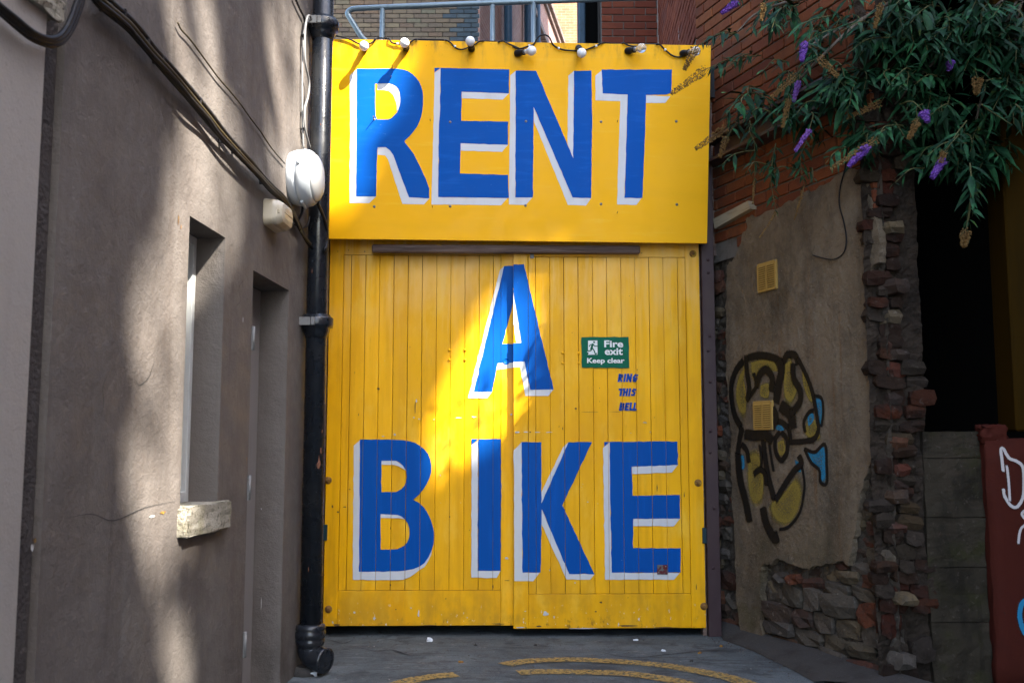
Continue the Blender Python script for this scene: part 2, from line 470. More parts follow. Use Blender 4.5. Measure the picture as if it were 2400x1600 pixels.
M['mossy'] = mat('mossy block', (0.050, 0.041, 0.028), 0.95, [
    (5, ONE, (0.040, 0.040, 0.012), 0.50, 0.68, 0.75), (9, (1, 1, 0.3), (0.022, 0.018, 0.013), 0.42, 0.66, 0.85), (3, (1, 1, 3), (0.085, 0.065, 0.045), 0.52, 0.7, 0.7), (45, ONE, (0.12, 0.10, 0.08), 0.58, 0.72, 0.6)],
    [(60, ONE, 0.7, 0.008), (9, ONE, 0.6, 0.02)])
M['red_pier'] = mat('dull red masonry paint', (0.085, 0.016, 0.009), 0.85, [
    (8, ONE, (0.065, 0.014, 0.009), 0.45, 0.75, 0.6), (40, ONE, (0.05, 0.02, 0.015), 0.68, 0.74, 0.7)], [(60, ONE, 0.4, 0.005), (6, ONE, 0.4, 0.02)])
M['void'] = mat('sooty interior', (0.006, 0.006, 0.006), 0.95, spec=0.0)  # near-black colour painted in for unlit depth
M['dark_shade'] = mat('dark passage render', (0.03, 0.03, 0.032), 0.9)
M['grit'] = mat('loose grit', (0.12, 0.11, 0.10), 0.9, [(7, ONE, (0.04, 0.035, 0.03), 0.4, 0.6, 0.8), (13, ONE, (0.3, 0.28, 0.25), 0.56, 0.66, 0.8)])
M['asphalt'] = mat('worn asphalt', (0.108, 0.130, 0.140), 0.8, [
    (1.3, ONE, (0.160, 0.188, 0.200), 0.45, 0.66, 0.8), (4, ONE, (0.09, 0.096, 0.104), 0.48, 0.7, 0.7),
    (140, ONE, (0.24, 0.24, 0.24), 0.58, 0.72, 0.6), (90, ONE, (0.030, 0.032, 0.034), 0.54, 0.66, 0.75), (38, ONE, (0.25, 0.265, 0.27), 0.62, 0.72, 0.6), (7, ONE, (0.045, 0.05, 0.052), 0.54, 0.66, 0.6),
    (9, (0.35, 1.6, 1), (0.05, 0.05, 0.05), 0.55, 0.70, 0.7), (14, (0.25, 2.2, 1), (0.20, 0.215, 0.22), 0.56, 0.70, 0.6), (2.6, ONE, (0.06, 0.068, 0.072), 0.50, 0.66, 0.65), (18, ONE, (0.26, 0.255, 0.25), 0.60, 0.72, 0.6), (30, ONE, (0.07, 0.07, 0.07), 0.58, 0.70, 0.6)],
    [(160, ONE, 0.6, 0.006), (12, ONE, 0.35, 0.012)], rough_var=0.1)
M['apron'] = mat('dirty concrete apron', (0.085, 0.08, 0.075), 0.9, [(5, ONE, (0.05, 0.045, 0.04), 0.45, 0.7, 0.7), (70, ONE, (0.16, 0.15, 0.14), 0.58, 0.72, 0.6)], [(90, ONE, 0.7, 0.008), (10, ONE, 0.5, 0.02)])
M['chip_pale'] = mat('bare primer', (0.50, 0.50, 0.48), 0.8, [(60, ONE, (0.30, 0.26, 0.2), 0.5, 0.7, 0.7)])
M['chip_dark'] = mat('bare grimy wood', (0.10, 0.06, 0.03), 0.9, [(60, ONE, (0.30, 0.18, 0.03), 0.52, 0.68, 0.7)])
M['rust_bare'] = mat('bare rusty primer', (0.22, 0.09, 0.05), 0.85, [(40, ONE, (0.08, 0.04, 0.03), 0.45, 0.65, 0.8), (70, ONE, (0.4, 0.3, 0.25), 0.6, 0.7, 0.6)])
M['crack'] = mat('dark crack', (0.03, 0.03, 0.032), 0.95)
M['road_yellow'] = mat('worn yellow road paint', (0.42, 0.285, 0.095), 0.8, [(14, ONE, (0.26, 0.19, 0.07), 0.45, 0.7, 0.7)], [(120, ONE, 0.5, 0.004)], alpha='worn')
M['rail'] = mat('grey blue rail paint', (0.16, 0.22, 0.26), 0.35, [(20, ONE, (0.10, 0.12, 0.13), 0.5, 0.75, 0.6)], metallic=0.3, spec=0.5)
M['pipe_blue'] = mat('dark blue pipe paint', (0.025, 0.055, 0.085), 0.4, [(20, ONE, (0.015, 0.025, 0.035), 0.5, 0.75, 0.6)])
M['leaf'] = mat('butterfly bush leaf', (0.010, 0.046, 0.018), 0.55, [(5, ONE, (0.004, 0.020, 0.010), 0.46, 0.60, 0.85), (9, ONE, (0.024, 0.105, 0.040), 0.52, 0.64, 0.8), (13, ONE, (0.045, 0.070, 0.012), 0.60, 0.70, 0.7)], [(90, ONE, 0.2, 0.003)], objrand=0.4, spec=0.10)
M['leaf_tree'] = mat('tree leaf', (0.05, 0.10, 0.03), 0.6)
M['bark'] = mat('grey bark', (0.12, 0.10, 0.08), 0.9, [(20, (1, 1, 0.2), (0.05, 0.04, 0.03), 0.45, 0.7, 0.8)], [(40, (1, 1, 0.2), 0.8, 0.01)])
M['twig'] = mat('green brown twig', (0.075, 0.075, 0.03), 0.7)
M['flower'] = mat('violet florets', (0.12, 0.045, 0.30), 0.7, [(160, ONE, (0.26, 0.13, 0.42), 0.5, 0.6, 0.9), (110, ONE, (0.05, 0.02, 0.12), 0.52, 0.62, 0.8)], spec=.1)
M['flower_dim'] = mat('faded violet florets', (0.16, 0.07, 0.30), 0.6, [(60, ONE, (0.10, 0.06, 0.12), 0.5, 0.7, 0.7)])
M['seed'] = mat('dry brown seed capsules', (0.17, 0.10, 0.035), 0.8, [(60, ONE, (0.08, 0.045, 0.018), 0.5, 0.7, 0.7)])
M['spray_black'] = mat('black spray paint', (0.008, 0.008, 0.008), 0.6, alpha='soft')
M['spray_yellow'] = mat('yellow spray paint', (0.25, 0.19, 0.04), 0.7, alpha='soft')
M['spray_blue'] = mat('blue spray paint', (0.02, 0.20, 0.36), 0.6, alpha='soft')
M['spray_white'] = mat('white spray paint', (0.55, 0.50, 0.48), 0.6, alpha='soft')
M['paper'] = mat('crumpled white paper', (0.62, 0.66, 0.70), 0.7)
M['foil'] = mat('crumpled foil', (0.55, 0.62, 0.66), 0.25, metallic=0.9)
M['stock_brick'] = mat('grey buff stock brick', (0.24, 0.18, 0.125), 0.9, [(16, ONE, (0.16, 0.12, 0.09), 0.45, 0.7, 0.6), (60, ONE, (0.32, 0.26, 0.19), 0.6, 0.75, 0.5)],
    [(60, ONE, 0.4, 0.004)], hue_rand=[(0.20, 0.15, 0.11), (0.28, 0.22, 0.14), (0.17, 0.13, 0.10), (0.26, 0.17, 0.11), (0.21, 0.19, 0.13)])
M['blue_brick'] = mat('blue grey engineering brick', (0.05, 0.065, 0.075), 0.6, [(16, ONE, (0.03, 0.04, 0.045), 0.45, 0.7, 0.6)], hue_rand=[(0.035, 0.05, 0.06), (0.07, 0.085, 0.09)])


def brick_texture(name, c1, c2, mortar, rot=0.0, scale=1.0):
    m = bpy.data.materials.new(name); m.use_nodes = True
    N = m.node_tree.nodes; L = m.node_tree.links
    bs = N['Principled BSDF']; bs.inputs['Roughness'].default_value = 0.9
    tc = N.new('ShaderNodeTexCoord')
    b = N.new('ShaderNodeTexBrick')
    b.inputs['Scale'].default_value = scale
    b.inputs['Color1'].default_value = (*c1, 1); b.inputs['Color2'].default_value = (*c2, 1); b.inputs['Mortar'].default_value = (*mortar, 1)
    b.inputs['Mortar Size'].default_value = 0.006; b.inputs['Brick Width'].default_value = 0.225; b.inputs['Row Height'].default_value = 0.075
    L.new(tc.outputs['UV'], b.inputs['Vector'])
    n = N.new('ShaderNodeTexNoise'); n.inputs['Scale'].default_value = 3.0; n.inputs['Detail'].default_value = 6
    L.new(tc.outputs['UV'], n.inputs['Vector'])
    mx = N.new('ShaderNodeMix'); mx.data_type = 'RGBA'; mx.blend_type = 'MULTIPLY'
    mx.inputs['Factor'].default_value = 0.6
    L.new(b.outputs['Color'], mx.inputs['A'])
    rp = N.new('ShaderNodeValToRGB'); rp.color_ramp.elements[0].position = 0.35; rp.color_ramp.elements[0].color = (0.5, 0.45, 0.4, 1); rp.color_ramp.elements[1].position = 0.7
    L.new(n.outputs['Fac'], rp.inputs[0]); L.new(rp.outputs[0], mx.inputs['B'])
    L.new(mx.outputs['Result'], bs.inputs['Base Color'])
    bu = N.new('ShaderNodeBump'); bu.inputs['Strength'].default_value = 0.5; bu.inputs['Distance'].default_value = 0.01
    L.new(b.outputs['Fac'], bu.inputs['Height']); bu.invert = True
    L.new(bu.outputs[0], bs.inputs['Normal'])
    return m


M['bricktex_red'] = brick_texture('far red brickwork', (0.27, 0.095, 0.06), (0.20, 0.07, 0.045), (0.26, 0.20, 0.17))
M['bricktex_pink'] = brick_texture('far pink brickwork', (0.40, 0.21, 0.16), (0.32, 0.15, 0.115), (0.42, 0.34, 0.30))
M['bricktex_buff'] = brick_texture('far buff brickwork', (0.36, 0.155, 0.075), (0.30, 0.115, 0.055), (0.36, 0.24, 0.17))
M['bricktex_grey'] = brick_texture('plain stock brickwork', (0.22, 0.17, 0.12), (0.17, 0.13, 0.10), (0.16, 0.14, 0.13))


def wall_uv(fr, s0, s1, z0, z1, off, name, m, parent, thick=0.3):
    """a wall slab with metric UVs on its faces"""
    mb = MB().box(fr, s0, s1, z0, z1, off - thick, off)
    o = mb.build(name, m, parent)
    me = o.data
    uv = me.uv_layers.new(name='uv')
    for p in me.polygons:
        for li in p.loop_indices:
            co = me.vertices[me.loops[li].vertex_index].co - fr.o
            nrm = p.normal
            h = co.dot(fr.s) if abs(nrm.dot(fr.n)) > 0.5 else co.dot(fr.n)
            uv.data[li].uv = (h, co.z)
    return o


# ------------------------------------------------------------------ the planes of the place
P1 = ground_px(688, 1585)
a = R(2.85)
LW = Frame(P1, (math.sin(a), math.cos(a), 0), (math.cos(a), -math.sin(a), 0))            # grey building's wall, s runs away from the camera
a = R(1.3)
GD = 6.5
GT = Frame((0, GD, 0), (math.cos(a), math.sin(a), 0), (math.sin(a), -math.cos(a), 0))     # gate
P2 = ground_px(1730, 1494)
a = R(20.4)
RW = Frame(P2, (math.sin(a), -math.cos(a), 0), (-math.cos(a), -math.sin(a), 0))           # plastered wall, s runs towards the camera
sc_, _ = RW.px(2062, 590)
CORN = RW.at(sc_, 0)
EF = Frame((CORN.x, CORN.y, 0), (1, 0, 0), (0, -1, 0))                                    # broken end of that wall
print('corner', CORN, 'gate z', GT.px(960, 1467), 'P1', P1, 'P2', P2)

# ------------------------------------------------------------------ ground
mb = MB()
mb.quad((-60, -60, 0), (60, -60, 0), (60, 60, 0), (-60, 60, 0))
g = structure(mb.build('ground', M['asphalt']), 'worn grey asphalt of the lane in front of the gate')


def ribbon(fr_fn, pts, w, mb, n=8, soft=False, taper=None):
    """flat ribbon: pts 2D in a plane, fr_fn maps (u, v) to the world"""
    path = smooth_path([Vector((p[0], p[1], 0)) for p in pts], n)
    L_, m = [], len(path)
    for i in range(m):
        t = path[min(i + 1, m - 1)] - path[max(i - 1, 0)]
        t.normalize()
        nn = Vector((-t.y, t.x, 0))
        ww = w * (taper(i / (m - 1)) if taper else 1.0)
        if soft:
            row = [(path[i] + nn * ww * k, sv) for k, sv in ((-0.72, 0.0), (-0.27, 1.0), (0.27, 1.0), (0.72, 0.0))]
            e = 0.0 if i in (0, m - 1) else 1.0
            L_.append([mb.vert(fr_fn(p.x, p.y), sv * e) for p, sv in row])
        else:
            L_.append([mb.vert(fr_fn(p.x, p.y)) for p in (path[i] - nn * ww / 2, path[i] + nn * ww / 2)])
    for i in range(m - 1):
        for k in range(len(L_[0]) - 1):
            mb.face((L_[i][k], L_[i][k + 1], L_[i + 1][k + 1], L_[i + 1][k]))


def zz(off, k, pts):
    return [(off[0] + x / k, off[1] + y / k) for x, y in pts]


RA = ((600, 1400), 1.96)
for pts in ([(1145, 312), (1200, 300), (1300, 291), (1450, 287), (1600, 293), (1750, 303), (1900, 318), (2000, 335), (2150, 365), (2260, 400), (2400, 460)],
            [(1205, 348), (1300, 343), (1500, 345), (1700, 352), (1850, 372), (1950, 392), (2100, 440)],
            [(560, 440), (690, 390), (800, 368), (920, 356)]):
    mb = MB()
    gp = [ground_px(*p) for p in zz(*RA, pts)]
    ribbon(lambda x, y: (x, y, 0.006), [(p.x, p.y) for p in gp], 0.115, mb)
    structure(mb.build('road_marking', M['road_yellow'], fix=False), 'worn yellow curved line painted on the lane')

for pts in ([(845, 1520), (880, 1528), (920, 1524), (960, 1535), (1010, 1536)], [(1400, 1528), (1480, 1540), (1560, 1536), (1650, 1524), (1720, 1527)], [(760, 1500), (800, 1508), (830, 1502)]):
    mb = MB()
    gp = [ground_px(x + rnd.uniform(-4, 4), y + rnd.uniform(-2, 2)) for x, y in pts]
    ribbon(lambda x, y: (x, y, 0.004), [(p.x, p.y) for p in gp], 0.008, mb, 5, taper=lambda t: .3 + math.sin(t * 3.1))
    structure(mb.build('road_crack', M['crack'], fix=False), 'dark crack in the lane')
# dirty concrete apron along the foot of the plastered wall
mb = MB()
ap = [ground_px(*p) for p in [(1690, 1488), (1700, 1500), (1760, 1525), (1800, 1545), (1850, 1568), (1905, 1600)]]
wall_side = [RW.at(s, 0.0) for s in (-0.35, -0.1, 0.25, 0.5, 0.8, sc_ + 0.25)]
n = len(ap)
rows = []
for i in range(n):
    q0, q1 = Vector(ap[i]), Vector(wall_side[i])
    rows.append([mb.vert(q0.lerp(q1, t) + Vector((rnd.uniform(-.015, .015), rnd.uniform(-.015, .015), h))) for t, h in ((0, 0.003), (0.12, 0.02), (0.5, 0.035), (1.05, 0.075))])
for i in range(n - 1):
    for k in range(3):
        mb.face((rows[i][k], rows[i][k + 1], rows[i + 1][k + 1], rows[i + 1][k]), True)
structure(mb.build('apron', M['apron']), 'sloping dirty concrete apron along the foot of the plastered wall')

# ------------------------------------------------------------------ grey building
ws0, ws1 = LW.px(443, 560)[0], LW.px(528, 560)[0]
ds0, ds1 = LW.px(592, 700)[0], LW.px(676, 720)[0]
s_step = LW.px(119, 800)[0]
s_near = LW.px(77, 800, .03)[0]
s_end = LW.px(731, 900)[0]
wz1 = LW.px(528, 557)[1]; wz0 = LW.px(425, 1190)[1]
dz1 = LW.px(676, 680)[1]
print('window', ws0, ws1, wz0, wz1, 'door', ds0, ds1, dz1, 'step', s_step, 'end', s_end)
GB = thing('grey_building', 'grey rendered building with a narrow window and doorway along the lane', 'building', LW.at(0, 0))
TOP = 8.5


def grid_wall(fr, ss, zs, holes, off, depth, mb):
    """front face with rectangular holes (s0,s1,z0,z1,depth) and their reveals"""
    ss, zs = sorted(set(ss)), sorted(set(zs))
    for i in range(len(ss) - 1):
        for j in range(len(zs) - 1):
            cs, cz = (ss[i] + ss[i + 1]) / 2, (zs[j] + zs[j + 1]) / 2
            if any(h[0] < cs < h[1] and h[2] < cz < h[3] for h in holes):
                continue
            mb.quad(fr.at(ss[i], zs[j], off), fr.at(ss[i + 1], zs[j], off), fr.at(ss[i + 1], zs[j + 1], off), fr.at(ss[i], zs[j + 1], off))
    for s0, s1, z0, z1, d in holes:
        mb.quad(fr.at(s0, z0, off), fr.at(s0, z1, off), fr.at(s0, z1, off - d), fr.at(s0, z0, off - d))
        mb.quad(fr.at(s1, z0, off), fr.at(s1, z0, off - d), fr.at(s1, z1, off - d), fr.at(s1, z1, off))
        mb.quad(fr.at(s0, z1, off), fr.at(s1, z1, off), fr.at(s1, z1, off - d), fr.at(s0, z1, off - d))
        mb.quad(fr.at(s0, z0, off), fr.at(s0, z0, off - d), fr.at(s1, z0, off - d), fr.at(s1, z0, off))


def rough_edges(mb, amt, fr):
    pass


mb = MB()
RD = 0.15
holes = [(ws0, ws1, wz0, wz1, RD), (ds0, ds1, -0.05, dz1, RD)]
grid_wall(LW, [s_step, ws0, ws1, ds0, ds1, s_end], [-0.05, wz0, wz1, dz1, TOP], holes, 0.0, RD, mb)
# end face, step face, top and back
mb.quad(LW.at(s_end, -0.05, 0), LW.at(s_end, -0.05, -0.5), LW.at(s_end, TOP, -0.5), LW.at(s_end, TOP, 0))
mb.quad(LW.at(s_step, -0.05, 0), LW.at(s_step, TOP, 0), LW.at(s_step, TOP, -0.5), LW.at(s_step, -0.05, -0.5))
mb.quad(LW.at(s_step, TOP, 0), LW.at(s_end, TOP, 0), LW.at(s_end, TOP, -0.5), LW.at(s_step, TOP, -0.5))
mb.quad(LW.at(s_step, -0.05, -0.5), LW.at(s_step, TOP, -0.5), LW.at(s_end, TOP, -0.5), LW.at(s_end, -0.05, -0.5))
wall = mb.build('wall', M['stucco'], GB)
bv = wall.modifiers.new('soft arris', 'BEVEL'); bv.width = 0.006; bv.segments = 2; bv.limit_method = 'ANGLE'
bm = bmesh.new(); bm.from_mesh(wall.data); bmesh.ops.remove_doubles(bm, verts=bm.verts[:], dist=1e-5); bmesh.ops.recalc_face_normals(bm, faces=bm.faces[:]); bm.to_mesh(wall.data); bm.free()
# proud stretch nearer the camera and the grimy strip between
mb = MB().box(LW, -6.4, s_near, -0.05, TOP, -0.5, 0.03, .012)
mb.build('near_wall', M['stucco_pale'], GB)
MB().box(LW, s_near + .001, s_step - .002, -0.05, TOP, -0.5, -0.022).build('grimy_strip', M['grime_render'], GB)
# wall beyond the corner, behind the downpipe
mb = MB().box(LW, s_end + 0.001, s_end + 1.3, -0.05, TOP, -0.75, -0.42)
mb.build('return_wall', M['stucco'], GB)
MB().box(LW, s_end + 0.002, s_end + 0.012, 0.0, 3.9, -0.10, 0.004, 0.003).build('corner_bead', M['timber_pale'], GB)
# stone sill
s0, s1 = LW.px(415, 1225, 0.0)[0], LW.px(545, 1215, 0.035)[0]
z1, z0 = wz0 + 0.004, LW.px(480, 1252, 0.035)[1]
bm = bmesh.new(); bmesh.ops.create_cube(bm, size=1.0)
bmesh.ops.bevel(bm, geom=bm.edges[:], offset=0.05, segments=2, affect='EDGES')
bmesh.ops.subdivide_edges(bm, edges=bm.edges[:], cuts=3, use_grid_fill=True)
rs = random.Random(3)
for v in bm.verts:
    c = v.co
    v.co = Vector(((s0 + s1) / 2 + c.x * (s1 - s0), -0.050 + c.y * 0.17, (z0 + z1) / 2 + c.z * (z1 - z0))) + Vector((rs.uniform(-.003, .003), rs.uniform(-.004, .004), rs.uniform(-.003, .003)))
mb = MB(); mb.add_bm(bm, lambda c: LW.at(c.x, c.z, c.y))
mb.build('window_sill', M['stone'], GB)
# corbel stone
bm = bmesh.new(); bmesh.ops.create_cube(bm, size=1.0)
bmesh.ops.subdivide_edges(bm, edges=bm.edges[:], cuts=4, use_grid_fill=True)
ca, cb = LW.px(8, -70, 0.02), LW.px(138, 84, 0.03)
for v in bm.verts:
    c = v.co
    v.co = Vector(((ca[0] + cb[0]) / 2 - .02 + c.x * (cb[0] - ca[0]), -0.02 + c.y * 0.14, (ca[1] + cb[1]) / 2 + c.z * abs(ca[1] - cb[1]) + 0.03)) + Vector((rs.uniform(-.006, .006), rs.uniform(-.006, .006), rs.uniform(-.008, .008)))
mb = MB(); mb.add_bm(bm, lambda c: LW.at(c.x, c.z, c.y))
mb.build('corbel_stone', M['stone'], GB)
# window
win = MB()
fo = -RD + 0.03
win.box(LW, ws0 + .001, ws0 + .035, wz0 + .001, wz1 - .001, fo - .05, fo, .003).box(LW, ws1 - .035, ws1 - .001, wz0 + .001, wz1 - .001, fo - .05, fo, .003)
win.box(LW, ws0 + .035, ws1 - .035, wz1 - .04, wz1 - .001, fo - .05, fo - .001, .003).box(LW, ws0 + .035, ws1 - .035, wz0 + .001, wz0 + .045, fo - .05, fo - .001, .003)
wo = win.build('window_frame', M['pvc'], GB)
MB().box(LW, ws0 + .035, ws1 - .035, wz0 + .045, wz1 - .04, fo - .035, fo - .028).build('pane', M['glass'], wo)
# door
d = MB().box(LW, ds0 + .004, ds1 - .004, 0.02, dz1 - .004, -RD - .04, -RD + .005, .003).build('door', M['grey_door'], GB)
for py in (790, 1142, 1502):
    z = LW.px(584, py)[1]
    mb = MB().box(LW, ds0 + .001, ds0 + .012, z - .055, z + .055, -.02, .004, .001)
    mb.tube([LW.at(ds0 + .012, z - .055, .006), LW.at(ds0 + .012, z + .055, .006)], .007, 8)
    mb.build('hinge', M['steel'], d)

def wall_crack(pts, w):
    mb = MB()
    ribbon(lambda x, y: LW.at(x, y, .0025), [LW.px(x * 1.0204 + rnd.uniform(-2, 2), y * 1.0204) for x, y in pts], w, mb, 4, taper=lambda t: .25 + .75 * math.sin(3.1 * t))
    mb.build('crack', M['crack'], GB, fix=False)


for pts, w in (([(308, 870), (318, 884), (330, 878), (342, 862), (350, 845), (354, 830)], .003), ([(232, 955), (238, 925), (236, 890), (244, 860)], .0022), ([(540, 705), (552, 690), (548, 660), (560, 640)], .0025), ([(150, 1190), (210, 1180), (260, 1195), (330, 1165), (400, 1150)], .0025), ([(650, 590), (664, 640), (672, 700)], .0022)):
    wall_crack(pts, w)
for k, (x, y, w, h, m_) in enumerate([(558, 735, .010, .045, 'paper'), (600, 1168, .008, .010, 'paper'), (410, 505, .020, .055, 'chip_dark'), (416, 520, .012, .020, 'rust'), (74, 1258, .020, .030, 'chip_pale'), (80, 1240, .022, .016, 'chip_dark'), (350, 1185, .05, .012, 'chip_pale'), (375, 1176, .06, .010, 'rust'), (567, 1055, .006, .04, 'rust'), (640, 880, .006, .012, 'chip_dark'), (600, 1385, .010, .07, 'chip_pale'), (688, 1380, .006, .03, 'chip_pale')]):
    rr = random.Random(500 + k); c_ = LW.px(x * 1.0204, y * 1.0204, .002)
    mb = MB(); mb.face([mb.vert(LW.at(c_[0] + math.cos(q_ * .7) * rr.uniform(.4, 1.1) * w / 2, c_[1] + math.sin(q_ * .7) * rr.uniform(.4, 1.1) * h / 2, .0022)) for q_ in range(9)])
    mb.build('paint_fleck', M[m_], GB, fix=False)

# ------------------------------------------------------------------ cables on the grey wall
K1 = 2.904
main = zz((0, 0), K1, [(620, -90), (680, 0), (760, 70), (870, 165), (950, 255), (1050, 375), (1180, 520), (1310, 672), (1420, 800), (1500, 905), (1580, 1000), (1690, 1112), (1760, 1190), (1850, 1285), (1930, 1360), (1985, 1450), (2040, 1555)])
tail = [(740, 552), (752, 568), (757, 578)]
CG = 'cables strapped together across the grey wall'
specs = [(-17, 0.030, 0.0095, 'cable', 'thick black cable along the top edge of the diagonal bundle'),
         (-5, 0.040, 0.0085, 'cable_brown', 'olive brown cable running down the middle of the diagonal bundle'),
         (12, 0.026, 0.0090, 'cable', 'black cable sagging along the lower edge of the diagonal bundle'),
         (4, 0.046, 0.0070, 'cable', 'thin black cable lying on top of the diagonal bundle')]
for i, (dy, off, r, mt, lab) in enumerate(specs):
    pts = []
    for k, (x, y) in enumerate(main):
        sc = 1.0 - 0.045 * k
        wob = rnd.uniform(-2.5, 2.5) * (1 if i != 2 else 2)
        pts.append(LW.pxw(x - dy * 0.55 * sc + wob, y + dy * 0.75 * sc + wob * .5, off + rnd.uniform(-.004, .004)))
    if i in (0, 1):
        tl = [(712, 553), (722, 570), (735, 583), (752, 591)] if i == 0 else [(708, 548), (719, 562), (728, 572)]
        pts += [LW.pxw(x, y, off + .02 * (k + 1) / 3) for k, (x, y) in enumerate(tl)]
        if i == 0:
            pts += [LW.pxw(x, y, .12) for x, y in [(760, 588), (766, 565), (764, 530), (755, 500), (743, 474)]]
    tag(MB().tube(smooth_path(pts, 5), r, 8).build('cable', M[mt]), lab, 'cable', CG)
# cable clips of the bundle
for k, (x, y) in enumerate([main[j] for j in (1, 2, 4, 5, 7, 9, 10, 12, 14)]):
    x, y = x + rnd.uniform(-8, 8) + 1, y + rnd.uniform(-8, 8) + 6
    mb = MB().box(LW, LW.px(x, y)[0] - .006, LW.px(x, y)[0] + .006, LW.px(x, y)[1] - .020, LW.px(x, y)[1] + .004, -.002, .040, .002)
    tag(mb.build('cable_clip', M['cable']), 'small black clip holding the diagonal cable bundle to the grey wall', 'clip', 'clips of the diagonal cable bundle')
loops = [([(-30, 30), (0, 62), (100, 150), (220, 240), (320, 282), (395, 275), (455, 225), (505, 120), (540, 20), (560, -60)], .055, .0085, 'thick black cable slung under the corbel stone, outermost of the loop'),
         ([(-30, 10), (0, 38), (100, 118), (220, 215), (315, 258), (385, 255), (440, 205), (488, 110), (522, 10), (540, -60)], .062, .0075, 'black cable slung under the corbel stone, innermost of the loop'),
         ([(-30, 60), (0, 90), (90, 170), (215, 268), (330, 312), (410, 300), (475, 235), (528, 125), (562, 20), (580, -60)], .045, .0065, 'thin black cable slung lowest beneath the corbel stone')]
for pts, off, r, lab in loops:
    w = [LW.pxw(x, y, off) for x, y in zz((0, 0), K1, pts)]
    tag(MB().tube(smooth_path(w, 6), r, 8).build('cable', M['cable']), lab, 'cable', 'cables slung under the corbel stone')
pts = [LW.pxw(x, y, .012) for x, y in zz((0, 0), K1, [(1210, 155), (1235, 205), (1290, 265), (1380, 385), (1480, 522), (1560, 615), (1640, 712), (1705, 805), (1770, 890), (1850, 1010), (1940, 1115)])]
tag(MB().tube(smooth_path(pts, 4), .0035, 6).build('wire', M['cable_brown']), 'thin dark wire crossing the grey wall above the cable bundle', 'wire')
vert = [([(2000, -30), (2040, 60), (2068, 115), (2075, 150)], .015, .006, 'cable', 'short dark cable dropping to the strapped grey cables by the downpipe'),
        ([(2078, 140), (2062, 300), (2056, 600), (2060, 880), (2066, 1015)], .014, .0055, 'cable_grey', 'straight grey cable running down to the round lamp'),
        ([(2130, 180), (2112, 112), (2092, 118), (2078, 190), (2074, 300), (2078, 430), (2104, 560), (2096, 660), (2074, 745), (2078, 880), (2112, 1015)], .030, .006, 'cable_grey', 'looping grey cable bulging outward above the round lamp'),
        ([(2060, 1400), (2055, 1450), (2030, 1500), (2010, 1530)], .02, .007, 'cable', 'short black cable leaving the bottom of the round lamp'),
        ([(2118, 1400), (2112, 1460), (2090, 1535), (2050, 1560)], .03, .0055, 'cable', 'thin black cable curling from the round lamp into the bundle')]
for pts, off, r, mt, lab in vert:
    w = [LW.pxw(x, y, off) for x, y in zz((0, 0), K1, pts)]
    tag(MB().tube(smooth_path(w, 6), r, 8).build('cable', M[mt]), lab, 'cable', 'cables around the round lamp')
for x, y in ((2067, 245), (2068, 880)):
    p = LW.pxw(x / K1, y / K1, .018)
    tag(MB().lathe(p - U3 * .006, U3, [(.014, 0), (.016, .003), (.016, .009), (.014, .012)], 10).build('cable_tie', M['cable']), 'black tie round the grey cables ' + ('high beside the pipe collar' if y < 500 else 'just above the round lamp'), 'cable tie')

# ------------------------------------------------------------------ lamps
lc = LW.px(712, 418, 0.06)
c0 = LW.at(lc[0], lc[1], 0)
RL = thing('bulkhead_lamp', 'round pale grey bulkhead lamp on the grey wall beside the downpipe', 'lamp', c0)
MB().lathe(c0, LW.n, [(.135, -.005), (.140, .01), (.146, .03), (.146, .045), (.140, .05)], 40).build('base', M['lamp_body'], RL)
MB().lathe(c0, LW.n, [(.138, .049), (.150, .055), (.152, .075), (.147, .10), (.135, .118), (.128, .122)], 40).build('rim', M['lamp_body'], RL)
MB().lathe(c0, LW.n, [(.128, .120), (.120, .134), (.095, .150), (.05, .160), (.0, .163)], 40).build('lens', M['lamp_lens'], RL)
# visor lugs on the rim
for ang in (R(150), R(-30), R(-100)):
    dv = LW.s * math.cos(ang) + U3 * math.sin(ang)
    fr = Frame(c0 + dv * .149, (U3.cross(dv)).normalized() if False else dv.cross(LW.n), dv)
    mbx = MB()
    tdir = dv.cross(LW.n).normalized()
    for k in range(4):
        pass
    p0 = c0 + dv * .150 + LW.n * .07
    mbx.tube([p0 - tdir * .045, p0 - tdir * .03 + dv * .003, p0 + tdir * .03 + dv * .003, p0 + tdir * .045], .008, 8)
    mbx.build('rim_lug', M['lamp_body'], RL)
oc = LW.px(652, 506, 0.04)
o0 = LW.at(oc[0], oc[1], 0)
OL = thing('oblong_lamp', 'aged cream oblong lamp with ribbed lens below the cable bundle', 'lamp', o0)


def stadium(hw, hh, r, n=6):
    out = []
    for cx, cy, a0 in ((hw - r, hh - r, 0), (-hw + r, hh - r, 90), (-hw + r, -hh + r, 180), (hw - r, -hh + r, 270)):
        for k in range(n + 1):
            an = R(a0 + 90 * k / n)
            out.append((cx + r * math.cos(an), cy + r * math.sin(an)))
    return out


def loft(mb, fr, s, z, rings):
    idx = [[mb.vert(fr.at(s + p[0], z + p[1], off)) for p in pts] for pts, off in rings]
    n = len(idx[0])
    for i in range(len(idx) - 1):
        for k in range(n):
            mb.face((idx[i][k], idx[i][(k + 1) % n], idx[i + 1][(k + 1) % n], idx[i + 1][k]), False)
    mb.face(idx[0]); mb.face(idx[-1])


